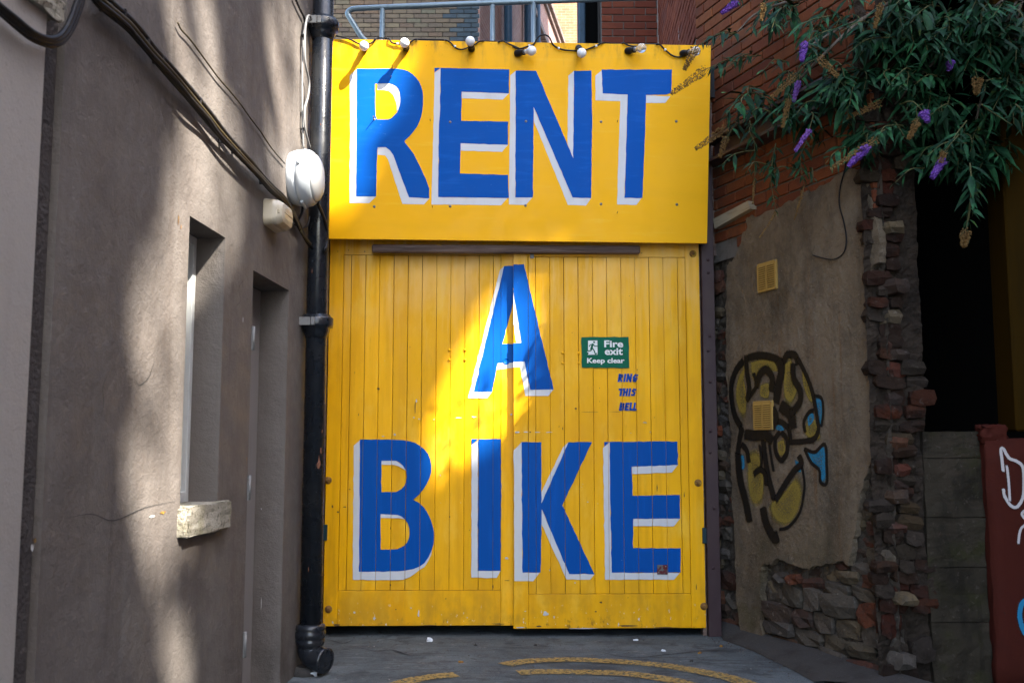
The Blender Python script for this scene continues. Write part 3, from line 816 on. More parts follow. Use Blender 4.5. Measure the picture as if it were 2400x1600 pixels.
mb = MB(); loft(mb, LW, *oc, [(stadium(.115, .062, .03), -.003), (stadium(.118, .066, .034), .004), (stadium(.112, .06, .03), .042)])
mb.build('base', M['cream'], OL)
mb = MB(); loft(mb, LW, *oc, [(stadium(.112, .061, .032), .0425), (stadium(.110, .059, .04), .062), (stadium(.095, .046, .036), .086), (stadium(.07, .026, .02), .093)])
lens = mb.build('lens', M['cream_lens'], OL)
for k in range(7):
    z = oc[1] - .036 + k * .012
    hl = .088 - .012 * abs(k - 3) / 3
    MB().tube([LW.at(oc[0] - hl, z, .080), LW.at(oc[0] - hl * .8, z, .0925 - .003 * abs(k - 3)), LW.at(oc[0] + hl * .8, z, .0925 - .003 * abs(k - 3)), LW.at(oc[0] + hl, z, .080)], .003, 6).build('rib', M['cream_lens'], lens)
MB().box(LW, oc[0] - .108, oc[0] - .088, oc[1] - .012, oc[1] + .012, .06, .078, .003).build('clip', M['cream'], OL)

# ------------------------------------------------------------------ downpipe
PD = 5.42


def pipe_at(py):
    d = ray(729, 1400)
    x = (d * (PD / d.y)).x
    d2 = ray(1200, py)
    return Vector((x, PD, H + d2.z * PD / d2.y))


zc3 = pipe_at(1470).z
DP = thing('downpipe', 'black cast iron downpipe standing against the corner of the grey building', 'pipe', Vector((pipe_at(1500).x, PD, 0)))
PR = 0.0575
ax = pipe_at(0).x
base = Vector((ax, PD, 0))
MB().lathe(base, U3, [(PR, zc3 + .02), (PR, 4.9)], 28).build('pipe_shaft', M['iron_black'], DP)


def collar(zm, label=None):
    prof = [(PR + .001, zm - .085), (PR + .012, zm - .05), (PR + .017, zm - .03), (PR + .030, zm - .025), (PR + .033, zm - .01), (PR + .033, zm + .022), (PR + .028, zm + .03), (PR + .018, zm + .034), (PR + .016, zm + .044), (PR + .001, zm + .046)]
    o = MB().lathe(base, U3, prof, 28).build('collar', M['iron_black'], DP)
    return o


for py in (62, 757):
    zt = pipe_at(py).z
    collar(zt)
    fr = LW
    sp = (base - LW.o).dot(LW.s)
    offp = (base - LW.o).dot(LW.n)
    MB().box(LW, sp - .10, sp - PR + .01, zt - .022, zt + .022, offp - .01, offp + .012, .003).box(LW, sp - .10, sp - .092, zt - .022, zt + .022, -.003, offp - .012, .001).build('bracket', M['steel'], DP)
for py, a0_, w_, h_ in ((1088, R(-52), .5, .10), (1055, R(-40), .22, .05), (1010, R(-35), .2, .03), (640, R(-110), .15, .03), (300, R(-80), .12, .02), (1330, R(-95), .12, .03)):
    zt = pipe_at(py).z
    rr = random.Random(py)
    mb = MB()
    pl_ = []
    for q_ in range(12):
        an = q_ * math.pi / 6; k = rr.uniform(.35, 1.1)
        th = a0_ + math.cos(an) * k * w_ / 2
        pl_.append(mb.vert(base + Vector((math.cos(th), math.sin(th), 0)) * (PR + .0012) + U3 * (zt + math.sin(an) * k * h_ / 2)))
    cn = mb.vert(base + Vector((math.cos(a0_), math.sin(a0_), 0)) * (PR + .003) + U3 * zt)
    for q_ in range(12): mb.face((pl_[q_], pl_[(q_ + 1) % 12], cn))
    mb.build('rust_patch', M['rust_bare'], DP, fix=False)
# shoe with its mouth turned to the lane
zt = zc3
MB().lathe(base, U3, [(PR + .004, zt - .10), (PR + .016, zt - .085), (PR + .020, zt - .06), (PR + .014, zt - .055), (PR + .024, zt - .045), (PR + .024, zt - .02), (PR + .018, zt - .012), (PR + .024, zt), (PR + .018, zt + .015), (PR + .001, zt + .022)], 28).build('collar', M['iron_black'], DP)
od = Vector((0.88, -0.47, 0)).normalized()
path = [base + U3 * (zt - .09), base + U3 * (zt - .115), base + U3 * .118 + od * .004, base + U3 * .098 + od * .022, base + U3 * .086 + od * .055, base + U3 * .080 + od * .105]
zlow = path[-1].z - .066
for p in path: p.z -= max(0, 0) 
shoe = MB().tube(smooth_path(path, 4), PR + .008, 28, caps=False)
# inner wall of the mouth
e = path[-1]; tdir = (path[-1] - path[-2]).normalized()
shoe.tube([e, e - tdir * .05, base + U3 * .088 + od * .02], PR - .004, 28, caps=True)
shoe_o = shoe.build('shoe', M['iron_black'], DP, fix=False)
mb = MB(); u = tdir.orthogonal().normalized(); w = tdir.cross(u)
r1, r2 = PR + .0095, PR - .004
ra = [mb.vert(e + (u * math.cos(k * math.pi / 14) + w * math.sin(k * math.pi / 14)) * r1 - tdir * .012) for k in range(28)]
rb = [mb.vert(e + (u * math.cos(k * math.pi / 14) + w * math.sin(k * math.pi / 14)) * r1 + tdir * .003) for k in range(28)]
rc = [mb.vert(e + (u * math.cos(k * math.pi / 14) + w * math.sin(k * math.pi / 14)) * r2 + tdir * .002) for k in range(28)]
for A, B in ((ra, rb), (rb, rc)):
    for k in range(28):
        mb.face((A[k], A[(k + 1) % 28], B[(k + 1) % 28], B[k]), True)
mb.build('mouth_rim', M['iron_black'], DP)
mb = MB()
mb.tube([Vector((base.x - .02, base.y + .02, 0)), Vector((base.x - .02, base.y + .02, max(.03, zt - .20)))], [.09, .06], 10)
mb.build('mortar_bed', M['apron'], DP)
print('shoe z', zt, zlow)

# ------------------------------------------------------------------ gate
KG3, O3 = 3.408, (740, 560)
KG4, O4 = 3.408, (1200, 560)
KG5, O5 = 3.136, (740, 980)
KG6, O6 = 3.015, (1180, 980)
KR1, OR1 = 3.136, (740, 80)
KR2, OR2 = 2.904, (1200, 80)

rj = random.Random(11)


def hand(pts, step=0.03, amp=0.0022):
    """hand-painted outline: subdivide and wobble"""
    out = []
    n = len(pts)
    for i in range(n):
        p, q = Vector((*pts[i], 0)), Vector((*pts[(i + 1) % n], 0))
        L_ = (q - p).length
        k = max(1, int(L_ / step))
        nn = Vector((-(q - p).y, (q - p).x, 0)).normalized() if L_ > 1e-6 else Vector((0, 0, 0))
        for j in range(k):
            a = amp if 0 < j else amp * .4
            c = p.lerp(q, j / k) + nn * rj.gauss(0, a * .55)
            out.append((c.x, c.y))
    return out


def clip_x(poly, x0, x1):
    def half(pl, x, keep_gt):
        o = []
        for i in range(len(pl)):
            a, b = pl[i], pl[(i + 1) % len(pl)]
            ia = (a[0] >= x) if keep_gt else (a[0] <= x)
            ib = (b[0] >= x) if keep_gt else (b[0] <= x)
            if ia: o.append(a)
            if ia != ib:
                t = (x - a[0]) / (b[0] - a[0])
                o.append((x, a[1] + (b[1] - a[1]) * t))
        return o
    poly = half(poly, x0, True)
    return half(poly, x1, False) if len(poly) > 2 else []


def painted(name, fr, off, shapes, strips, m, parent, dz=.0012):
    """thin coat of paint: outlines (with holes) cut to the strips of the boards they lie on"""
    mb = MB()
    for outline, holes in shapes:
        loops = [[Vector((p[0], p[1], 0)) for p in lp] for lp in [outline] + list(holes)]
        flat = [p for lp in loops for p in lp]
        for t in tessellate_polygon(loops):
            tri = [(flat[k].x, flat[k].y) for k in t]
            for x0, x1 in strips:
                c = clip_x(tri, x0, x1)
                if len(c) > 2:
                    ar = sum(c[i][0] * c[(i + 1) % len(c)][1] - c[(i + 1) % len(c)][0] * c[i][1] for i in range(len(c)))
                    if abs(ar) < 1e-9: continue
                    if ar < 0: c = c[::-1]
                    mb.face([mb.vert(fr.at(x, z, off + dz)) for x, z in c])
    return mb.build(name, m, parent, fix=False)


def gate_leaf(label, edge_l, edge_r, grooves, ztop, zbot, zrt, zrb, off, bolts, hinge_px, rail_join):
    """edge_l/edge_r: s of the leaf edges; grooves: s positions of stile edge, board joints, stile edge"""
    G = thing('gate_leaf', label, 'gate', GT.at((edge_l + edge_r) / 2, 0, off))
    g0, g1 = grooves[0], grooves[-1]
    J = 0.0010
    T = 0.045
    strips = []
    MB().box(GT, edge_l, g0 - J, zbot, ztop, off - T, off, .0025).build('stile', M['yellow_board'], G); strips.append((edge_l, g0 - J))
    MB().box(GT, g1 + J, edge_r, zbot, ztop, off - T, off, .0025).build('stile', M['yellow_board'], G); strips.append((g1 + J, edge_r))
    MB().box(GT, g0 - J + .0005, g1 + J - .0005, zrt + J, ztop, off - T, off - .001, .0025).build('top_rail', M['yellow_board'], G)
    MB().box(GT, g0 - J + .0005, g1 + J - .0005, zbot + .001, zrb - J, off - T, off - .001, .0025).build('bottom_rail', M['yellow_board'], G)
    for k in range(len(grooves) - 1):
        a_, b_ = grooves[k] + J, grooves[k + 1] - J
        dj = rj.uniform(-.0026, .0010)
        a_, b_ = a_ + rj.uniform(-.0004, .0009), b_ - rj.uniform(-.0004, .0009)
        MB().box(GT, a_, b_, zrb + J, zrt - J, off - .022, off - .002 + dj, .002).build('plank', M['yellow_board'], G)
        strips.append((a_, b_))
    # backing that closes the joints
    MB().box(GT, edge_l + .01, edge_r - .01, zbot + .02, ztop - .01, off - T - .012, off - .012).build('backing', M['joint'], G)
    for (px, py) in bolts:
        s, z = GT.px(px, py, off)
        MB().lathe(GT.at(s, z, off - .002), GT.n, [(.024, 0), (.024, .004), (.021, .006), (.011, .007), (.011, .014), (.008, .018)], 14).build('bolt', M['rust'], G)
    return G, strips


def gs(px, py, off=0.0): return GT.px(px, py, off)
# joints measured halfway up, so that they stand plumb
top3 = [220, 283, 397, 510, 622, 737, 850, 965, 1078, 1190, 1305, 1418, 1478]
bot5 = [170, 228, 335, 442, 550, 657, 765, 873, 980, 1088, 1195, 1302, 1360]
OFL, OFR = 0.0, 0.040
gl = [(gs(740 + t / KG3, 560 + 135 / KG3, OFL)[0] + gs(740 + b / KG5, 980 + 1262 / KG5, OFL)[0]) / 2 for t, b in zip(top3, bot5)]
top4 = [118, 178, 290, 402, 515, 630, 743, 858, 970, 1083, 1195, 1312, 1372]
bot6 = [187, 240, 345, 447, 552, 657, 760, 863, 967, 1070, 1173, 1277, 1335]
gr = [(gs(1200 + t / KG4, 560 + 145 / KG4, OFR)[0] + gs(1180 + b / KG6, 980 + 1240 / KG6, OFR)[0]) / 2 for t, b in zip(top4, bot6)]
el = (gs(768, 760)[0] + gs(759, 1460)[0]) / 2
mid_l = (gs(1202, 650)[0] + gs(1204, 1450)[0]) / 2 + .01
mid_r = (gs(1201.5, 650, OFR)[0] + gs(1205, 1450, OFR)[0]) / 2
er = (gs(1637, 600, OFR)[0] + gs(1656, 1460, OFR)[0]) / 2
zt_l = gs(1000, 562)[1]; zrt = gs(1000, 598)[1]; zrb_l = gs(960, 1383)[1]; zb_l = gs(960, 1466)[1]
zrt_r = gs(1400, 602.5, OFR)[1]; zrb_r = gs(1400, 1391, OFR)[1]; zb_r = gs(1400, 1472, OFR)[1]
boltsL = [(769, 1125), (770, 1427)]
boltsR = [(1624, 595), (1636, 1131), (1650, 1420)]
LG, stripsL = gate_leaf('yellow boarded gate leaf beside the downpipe, painted with the letters B and I', el, mid_l, gl, zt_l, zb_l, zrt, zrb_l, OFL, boltsL, None, None)
RG, stripsR = gate_leaf('yellow boarded gate leaf beside the steel post, painted with the letters K and E', mid_r, er, gr, zt_l, zb_r, zrt_r, zrb_r, OFR, boltsR, None, None)
print('gate', el, mid_l, mid_r, er, 'z', zb_l, zt_l)


def on(fr, off, O, K, pts): return [fr.px(O[0] + x / K, O[1] + y / K, off) for x, y in pts]


def gate_letter(parent, strips, off, O, K, blue, white, label):
    bl = [(hand(on(GT, off, O, K, o)), [hand(on(GT, off, O, K, h)) for h in hs]) for o, hs in blue]
    wh = [(hand(on(GT, off, O, K, o)), []) for o in white]
    L_ = painted('letter', GT, off, bl, strips, M['blue_gate'], parent, .0022)
    L_['label'] = label
    for w_ in wh: painted('letter_edge', GT, off, [w_], strips, M['white'], L_, .0012)


# left half and right half of the A
gate_letter(LG, stripsL, OFL, O3, KG3, [([(1505, 217), (1580, 215), (1580, 500), (1490, 838), (1580, 838), (1580, 985), (1452, 990), (1410, 1218), (1263, 1218)], [])],
            [[(1505, 217), (1470, 250), (1215, 1268), (1370, 1270), (1410, 1218), (1263, 1218)], [(1455, 988), (1580, 983), (1580, 1025), (1440, 1045)]], 'half of a blue letter A with white edge')
gate_letter(RG, stripsR, OFR, O4, KG4, [([(4, 202), (95, 202), (332, 1200), (145, 1203), (100, 978), (4, 980), (4, 832), (75, 830), (8, 400), (4, 400)], [])],
            [[(8, 400), (75, 830), (35, 832), (4, 620)], [(4, 980), (100, 978), (145, 1203), (332, 1200), (290, 1252), (107, 1252), (65, 1022), (4, 1025)]], 'half of a blue letter A with white edge')
gate_letter(LG, stripsL, OFL, O5, KG5, [([(325, 155), (560, 155), (680, 165), (730, 180), (765, 200), (800, 228), (825, 260), (843, 305), (850, 350), (848, 395), (835, 440), (815, 485), (790, 520), (755, 562), (715, 597), (760, 620), (795, 653), (820, 690), (845, 740), (860, 790), (869, 830), (870, 870), (866, 920), (855, 960), (832, 1015), (800, 1060), (765, 1087), (720, 1105), (660, 1116), (600, 1122), (318, 1125), (322, 700)],
             [[(483, 310), (590, 312), (618, 325), (640, 345), (658, 372), (668, 400), (670, 430), (665, 460), (652, 493), (630, 520), (590, 540), (485, 541)], [(477, 703), (600, 708), (633, 720), (655, 740), (678, 772), (690, 810), (690, 850), (685, 880), (672, 910), (650, 935), (600, 960), (477, 963)]])],
            [[(325, 160), (280, 200), (272, 1185), (640, 1185), (690, 1165), (800, 1090), (850, 1000), (855, 960), (832, 1015), (800, 1060), (765, 1087), (720, 1105), (600, 1122), (318, 1125), (322, 700)],
             [(483, 310), (590, 312), (640, 345), (668, 392), (655, 378), (610, 350), (570, 340), (483, 340)], [(477, 703), (600, 708), (633, 720), (660, 742), (610, 733), (477, 731)]], 'blue letter B with white edge')
gate_letter(LG, stripsL, OFL, O5, KG5, [([(1195, 152), (1360, 152), (1363, 600), (1360, 1118), (1190, 1118), (1193, 600)], []), ([(1145, 152), (1195, 152), (1147, 193)], [])],
            [[(1193, 165), (1145, 195), (1145, 1168), (1330, 1170), (1358, 1118), (1190, 1118)]], 'blue letter I with white edge')
gate_letter(RG, stripsR, OFR, O6, KG6, [([(128, 168), (267, 168), (268, 600), (460, 167), (625, 167), (416, 612), (643, 1100), (465, 1098), (270, 640), (262, 1087), (135, 1088)], [])],
            [[(128, 168), (73, 225), (77, 1147), (210, 1150), (255, 1088), (135, 1088)], [(460, 167), (420, 205), (268, 520), (268, 600)], [(270, 640), (465, 1098), (643, 1100), (612, 1138), (447, 1137), (270, 750)]], 'blue letter K with white edge')
gate_letter(RG, stripsR, OFR, O6, KG6, [([(750, 165), (1228, 163), (1233, 328), (905, 340), (912, 545), (1245, 540), (1248, 707), (917, 708), (917, 915), (1252, 915), (1252, 1087), (765, 1088), (755, 600)], []), ([(712, 167), (750, 165), (712, 200)], [])],
            [[(750, 170), (703, 208), (718, 1137), (1205, 1137), (1245, 1090), (765, 1088), (755, 600)], [(907, 340), (1233, 328), (1190, 382), (910, 392)], [(917, 708), (1247, 707), (1205, 760), (917, 760)]], 'blue letter E with white edge')

# small stencilled words RING / THIS / BELL
KS, OS = 6.535, (1340, 760)


def stroke_letter(ch, x, y, w, h, sh=0.16):
    """comic block strokes: list of polylines in unit cell"""
    S = {'R': [[(0, 0), (0, 1)], [(0, .06), (.75, .08), (.8, .3), (.15, .52)], [(.15, .5), (.85, 1)]],
         'I': [[(.3, 0), (.3, 1)]],
         'N': [[(0, 1), (0, 0), (.8, 1), (.8, 0)]],
         'G': [[(.85, .12), (.45, .03), (.08, .45), (.2, .93), (.6, .96), (.82, .6), (.5, .58)]],
         'T': [[(-.05, .06), (.95, .06)], [(.42, .06), (.42, 1)]],
         'H': [[(0, 0), (0, 1)], [(.8, 0), (.8, 1)], [(0, .5), (.8, .5)]],
         'S': [[(.85, .1), (.4, .05), (.1, .28), (.75, .6), (.65, .92), (.05, .93)]],
         'B': [[(0, 0), (0, 1)], [(.05, .06), (.7, .1), (.65, .38), (.1, .5)], [(.1, .5), (.8, .6), (.7, .92), (.05, .95)]],
         'E': [[(.8, .06), (.05, .06), (.05, .95), (.8, .95)], [(.05, .5), (.65, .5)]],
         'L': [[(.05, 0), (.05, .95), (.8, .95)]]}[ch]
    return [[(x + px * w + (1 - py) * h * sh, y + py * h) for px, py in pl] for pl in S]


def stroke_poly(pl, w):
    """outline of a mitred stroke in pixels -> list of quads"""
    out = []
    for i in range(len(pl) - 1):
        p, q = Vector((*pl[i], 0)), Vector((*pl[i + 1], 0))
        t = (q - p).normalized(); nn = Vector((-t.y, t.x, 0)) * w / 2
        e = t * w * .42
        out.append([(p - e + nn)[:2], (q + e + nn)[:2], (q + e - nn)[:2], (p - e - nn)[:2]])
    return out


for word, x0, y0, hgt, xs, ws in (('RING', 718, 768, 100, [0, 80, 128, 218], [52, 20, 64, 62]), ('THIS', 722, 990, 95, [0, 72, 150, 194], [58, 54, 20, 52]), ('BELL', 738, 1208, 100, [0, 82, 152, 212], [58, 48, 44, 42])):
    shapes = []
    for ch, dx, w in zip(word, xs, ws):
        for pl in stroke_letter(ch, x0 + dx, y0, w, hgt):
            for q in stroke_poly(pl, 31):
                shapes.append((on(GT, OFR, OS, KS, q), []))
    o = painted('stencilled_word', GT, OFR, shapes, stripsR, M['blue_stencil'], RG, .0024)
    o['label'] = 'small blue stencilled word ' + word
# carriage bolt heads in the boards
for px, py in zz(O3, KG3, [(1067, 886), (1067, 964), (1193, 886), (1193, 964)]):
    s, z = gs(px, py, OFL)
    MB().lathe(GT.at(s, z, -.004), GT.n, [(.0095, 0), (.0095, .004), (.006, .008), (.001, .009)], 12).build('bolt_head', M['yellow_board'], LG)
for px, py in zz(O4, KG4, [(405, 910), (405, 990), (535, 910), (535, 990)]):
    s, z = gs(px, py, OFR)
    MB().lathe(GT.at(s, z, OFR - .004), GT.n, [(.0095, 0), (.0095, .004), (.006, .008), (.001, .009)], 12).build('bolt_head', M['yellow_board'], RG)
# round lock escutcheon in the A
s, z = gs(740 + 1522 / KG3, 560 + 975 / KG3)
MB().lathe(GT.at(s, z, -.002), GT.n, [(.023, 0), (.023, .005), (.019, .007), (.018, .005), (.001, .005)], 20).build('lock_escutcheon', M['blue_gate'], LG)
# hinge straps at the outer stiles
s, z = gs(763, 1247)
MB().box(GT, s - .02, s + .012, z - .05, z + .05, .001, .012, .002).build('hinge', M['hinge_blue'], LG)
s, z = gs(1650, 1254, OFR)
MB().box(GT, s - .012, s + .02, z - .05, z + .05, OFR + .001, OFR + .014, .002).build('hinge', M['hinge_blue'], RG)
# hasp plate under the batten
s, z = gs(1247, 598, OFR)
MB().box(GT, s - .013, s + .013, z - .022, z + .028, OFR, OFR + .006, .001).build('hasp', M['steel'], RG)
# red lock plate on the E
s, z = gs(1552, 1334, OFR)
pl = MB().box(GT, s - .033, s + .033, z - .030, z + .030, OFR + .003, OFR + .007, .001).build('lock_plate', M['plate_red'], RG)
for a_, b_ in ((-.024, -.018), (.022, .02)):
    MB().lathe(GT.at(s + a_, z + b_, OFR + .006), GT.n, [(.005, 0), (.004, .003), (.001, .0035)], 10).build('screw', M['steel'], pl)
# worn dark pipe batten across the head of the gate
b0, b1 = gs(872, 578, .08), gs(1500, 590, .08)
zb = (gs(872, 578, .08)[1] + gs(1500, 590, .08)[1]) / 2
mb = MB().box(GT, b0[0], b1[0], zb - .026, zb + .026, .046, .10, .008)
tag(mb.build('timber_batten', M['timber']), 'weathered brown timber batten across the head of the gate under the big sign', 'batten')

def chip(fr, off, px, py, w, h, m, parent, seed):
    """flaked spot where the paint has come away"""
    rr = random.Random(seed)
    c = fr.px(px, py, off)
    k = off / 1.0
    n = 9
    mb = MB()
    idx = []
    for q_ in range(n):
        an = 2 * math.pi * q_ / n
        rad = rr.uniform(.45, 1.1)
        idx.append(mb.vert(fr.at(c[0] + math.cos(an) * rad * w / 2, c[1] + math.sin(an) * rad * h / 2, off + .0032)))
    mb.face(idx)
    mb.build('paint_chip', m, parent, fix=False)


PXM = GD / F       # metres per photo pixel on the gate
DK, PL = M['chip_dark'], M['chip_pale']
chips_l = [(O3, KG3, 795, 1345, 10, 110, DK), (O3, KG3, 805, 1295, 16, 34, PL), (O3, KG3, 785, 1425, 14, 16, PL), (O3, KG3, 825, 1437, 26, 8, PL), (O3, KG3, 945, 1440, 12, 12, PL), (O3, KG3, 1140, 1427, 60, 9, PL), (O3, KG3, 1265, 1420, 46, 12, PL), (O3, KG3, 500, 1196, 32, 18, DK), (O3, KG3, 312, 1070, 5, 26, DK), (O3, KG3, 343, 1400, 5, 30, DK), (O3, KG3, 1113, 865, 7, 7, DK), (O3, KG3, 1113, 1045, 7, 7, DK), (O3, KG3, 753, 865, 7, 7, DK), (O3, KG3, 177, 100, 7, 14, DK), (O3, KG3, 263, 90, 9, 12, DK), (O3, KG3, 392, 100, 11, 14, DK), (O3, KG3, 1562, 1400, 18, 20, PL),
           (O5, KG5, 495, 131, 34, 10, PL), (O5, KG5, 582, 118, 22, 20, PL), (O5, KG5, 124, 648, 12, 30, DK), (O5, KG5, 215, 650, 30, 9, DK), (O5, KG5, 165, 687, 24, 12, DK), (O5, KG5, 250, 521, 16, 6, DK), (O5, KG5, 551, 806, 7, 24, DK), (O5, KG5, 549, 1222, 9, 24, DK), (O5, KG5, 432, 1468, 26, 28, PL), (O5, KG5, 700, 1391, 14, 10, PL), (O5, KG5, 756, 1432, 16, 66, PL), (O5, KG5, 1112, 1461, 12, 12, PL), (O5, KG5, 285, 1424, 16, 20, PL), (O5, KG5, 125, 1498, 16, 22, PL), (O5, KG5, 956, 1323, 14, 10, DK), (O5, KG5, 590, 1402, 12, 7, DK), (O5, KG5, 1402, 1026, 34, 18, PL), (O5, KG5, 1410, 1190, 50, 5, DK), (O5, KG5, 1302, 1240, 10, 50, DK), (O5, KG5, 915, 418, 9, 14, PL), (O5, KG5, 985, 722, 10, 12, DK), (O5, KG5, 1131, 820, 8, 10, DK), (O5, KG5, 160, 1516, 60, 16, DK), (O5, KG5, 830, 1518, 140, 9, DK), (O5, KG5, 1340, 1508, 120, 12, DK), (O5, KG5, 60, 1150, 10, 18, DK)]
chips_r = [(O6, KG6, 100, 98, 50, 14, PL), (O6, KG6, 160, 97, 44, 10, PL), (O6, KG6, 190, 96, 20, 12, DK), (O6, KG6, 235, 98, 50, 8, PL), (O6, KG6, 320, 98, 50, 7, PL), (O6, KG6, 297, 1380, 44, 40, PL), (O6, KG6, 357, 1401, 12, 16, PL), (O6, KG6, 688, 1298, 26, 13, DK), (O6, KG6, 879, 1266, 9, 9, DK), (O6, KG6, 652, 1362, 16, 12, DK), (O6, KG6, 1362, 1192, 7, 60, DK), (O6, KG6, 1277, 542, 8, 50, DK), (O6, KG6, 596, 590, 14, 8, PL), (O6, KG6, 326, 1071, 10, 12, PL), (O6, KG6, 155, 1360, 22, 6, PL), (O6, KG6, 120, 1474, 60, 12, PL), (O6, KG6, 560, 1482, 220, 8, PL), (O6, KG6, 250, 1466, 60, 16, DK), (O6, KG6, 880, 1462, 160, 14, DK), (O6, KG6, 1150, 1475, 180, 10, DK), (O6, KG6, 1000, 30, 34, 10, PL), (O6, KG6, 1037, 96, 9, 9, PL), (O6, KG6, 418, 72, 6, 20, DK), (O6, KG6, 900, 103, 14, 6, PL), (O6, KG6, 505, 1160, 9, 14, PL), (O6, KG6, 1085, 490, 8, 60, DK),
           (O4, KG4, 620, 1381, 180, 4, DK), (O4, KG4, 830, 1379, 130, 4, DK), (O4, KG4, 975, 1372, 60, 4, DK), (O4, KG4, 510, 1353, 20, 16, DK), (O4, KG4, 1062, 1465, 40, 12, PL), (O4, KG4, 1000, 1043, 12, 12, DK), (O4, KG4, 700, 1190, 7, 9, DK), (O4, KG4, 700, 1297, 7, 7, DK), (O4, KG4, 1137, 1425, 8, 8, DK), (O4, KG4, 480, 748, 7, 7, DK), (O4, KG4, 1035, 115, 14, 10, DK), (O4, KG4, 10, 400, 9, 16, DK), (O4, KG4, 405, 1510, 6, 24, DK), (O4, KG4, 937, 456, 6, 6, DK)]
for lst, off, par in ((chips_l, OFL, LG), (chips_r, OFR, RG)):
    for q_, (O, K, x, y, w, h, m_) in enumerate(lst):
        chip(GT, off, O[0] + x / K, O[1] + y / K, w / K * PXM, h / K * PXM, m_, par, 100 + q_)

# ------------------------------------------------------------------ RENT sign board
SO = 0.16
sl_t, sr_t = GT.px(772, 92, SO), GT.px(1666, 107, SO)
sl_b, sr_b = GT.px(764, 559, SO), GT.px(1657, 570, SO)
sl, sr = sl_b[0] - .01, (sr_t[0] + sr_b[0]) / 2
szb, szt = (sl_b[1] + sr_b[1]) / 2, (sl_t[1] + sr_t[1]) / 2
print('sign', sl, sr, szb, szt, sl_t, sr_t, sl_b, sr_b)
SG = thing('sign_board', 'large yellow sign board painted RENT in blue letters above the gate', 'sign', GT.at((sl + sr) / 2, szb, SO))
MB().prism(GT, [(sl, sl_b[1]), (sr_b[0], sr_b[1]), (sr_t[0], sr_t[1]), (sl, sl_t[1])], SO - .022, SO).build('panel', M['yellow_sign'], SG)
mb = MB()
mb.box(GT, sl + .02, sr - .03, szb + .03, szb + .09, SO - .085, SO - .024).box(GT, sl + .02, sr - .03, szt - .12, szt - .06, SO - .085, SO - .024)
mb.build('batten', M['timber'], SG)
W = [(sl - 1, sr + 1)]
letters = [
    ('R', OR1, KR1, [([(302, 256), (600, 256), (645, 263), (680, 275), (712, 297), (740, 325), (762, 353), (775, 385), (786, 422), (790, 460), (789, 515), (785, 560), (777, 603), (765, 640), (746, 680), (720, 715), (690, 752), (655, 785), (655, 797), (720, 880), (780, 1000), (835, 1135), (835, 1207), (685, 1200), (570, 890), (545, 855), (515, 832), (455, 832), (452, 900), (443, 1193), (298, 1193), (300, 700)],
                      [[(437, 365), (540, 365), (568, 372), (590, 385), (608, 405), (618, 430), (622, 470), (622, 500), (617, 530), (608, 555), (595, 580), (575, 600), (558, 618), (535, 628), (450, 628), (440, 600), (437, 520)]])],
     [[(302, 258), (250, 305), (254, 700), (248, 1243), (393, 1243), (443, 1193), (298, 1193), (300, 700)], [(455, 832), (515, 832), (545, 855), (570, 890), (685, 1200), (835, 1207), (795, 1252), (637, 1248), (530, 920), (510, 893), (455, 887)],
      [(452, 365), (540, 365), (590, 385), (618, 430), (622, 500), (608, 557), (597, 565), (590, 500), (570, 450), (540, 420), (500, 412), (452, 412)]]),
    ('E', OR1, KR1, [([(917, 250), (1422, 262), (1420, 437), (1073, 425), (1070, 638), (1415, 645), (1413, 815), (1065, 803), (1060, 1025), (1413, 1035), (1420, 1205), (900, 1198), (905, 700), (915, 530)], []), ([(873, 250), (917, 250), (873, 284)], [])],
     [[(917, 256), (873, 287), (868, 600), (850, 1252), (1362, 1258), (1410, 1206), (900, 1198), (905, 700), (915, 530)], [(1073, 425), (1420, 437), (1375, 483), (1073, 473)], [(1065, 803), (1413, 815), (1370, 866), (1063, 857)]]),
    ('N', OR2, KR2, [([(25, 250), (165, 252), (417, 845), (422, 252), (540, 250), (546, 600), (538, 1117), (412, 1113), (147, 497), (145, 800), (142, 1112), (22, 1112), (25, 700)], [])],
     [[(25, 252), (-12, 282), (-16, 700), (-21, 1160), (95, 1163), (140, 1112), (22, 1112), (25, 700)], [(147, 497), (412, 1113), (538, 1117), (503, 1168), (380, 1163), (150, 595)], [(422, 252), (383, 285), (378, 750), (417, 845)]]),
    ('T', OR2, KR2, [([(610, 243), (1090, 243), (1085, 400), (1050, 412), (912, 415), (905, 700), (887, 1117), (765, 1115), (775, 850), (787, 413), (617, 405)], [])],
     [[(610, 249), (567, 285), (568, 452), (737, 458), (727, 760), (715, 1160), (847, 1163), (880, 1118), (765, 1115), (775, 850), (787, 413), (617, 405)], [(912, 417), (1077, 425), (1042, 470), (910, 470)]])]
for ch, O, K, blue, white in letters:
    bl = [(hand(on(GT, SO, O, K, o), .03, .0016), [hand(on(GT, SO, O, K, h), .03, .0016) for h in hs]) for o, hs in blue]
    wh = [(hand(on(GT, SO, O, K, o), .03, .0016), []) for o in white]
    L_ = painted('letter', GT, SO, bl, W, M['blue'], SG, .0018)
    L_['label'] = 'blue letter %s with white edge' % ch
    for w_ in wh: painted('letter_edge', GT, SO, [w_], W, M['white'], L_, .0009)
for px, py in zz(OR1, KR1, [(430, 1268), (988, 1265), (988, 648), (430, 628)]) + zz(OR2, KR2, [(92, 1167), (606, 1157), (1122, 1160), (606, 597), (1118, 595), (95, 595)]):
    s, z = GT.px(px, py, SO)
    MB().lathe(GT.at(s, z, SO - .003), GT.n, [(.009, 0), (.009, .0045), (.007, .006), (.003, .007), (.003, .012)], 12).build('screw', M['steel'], SG)
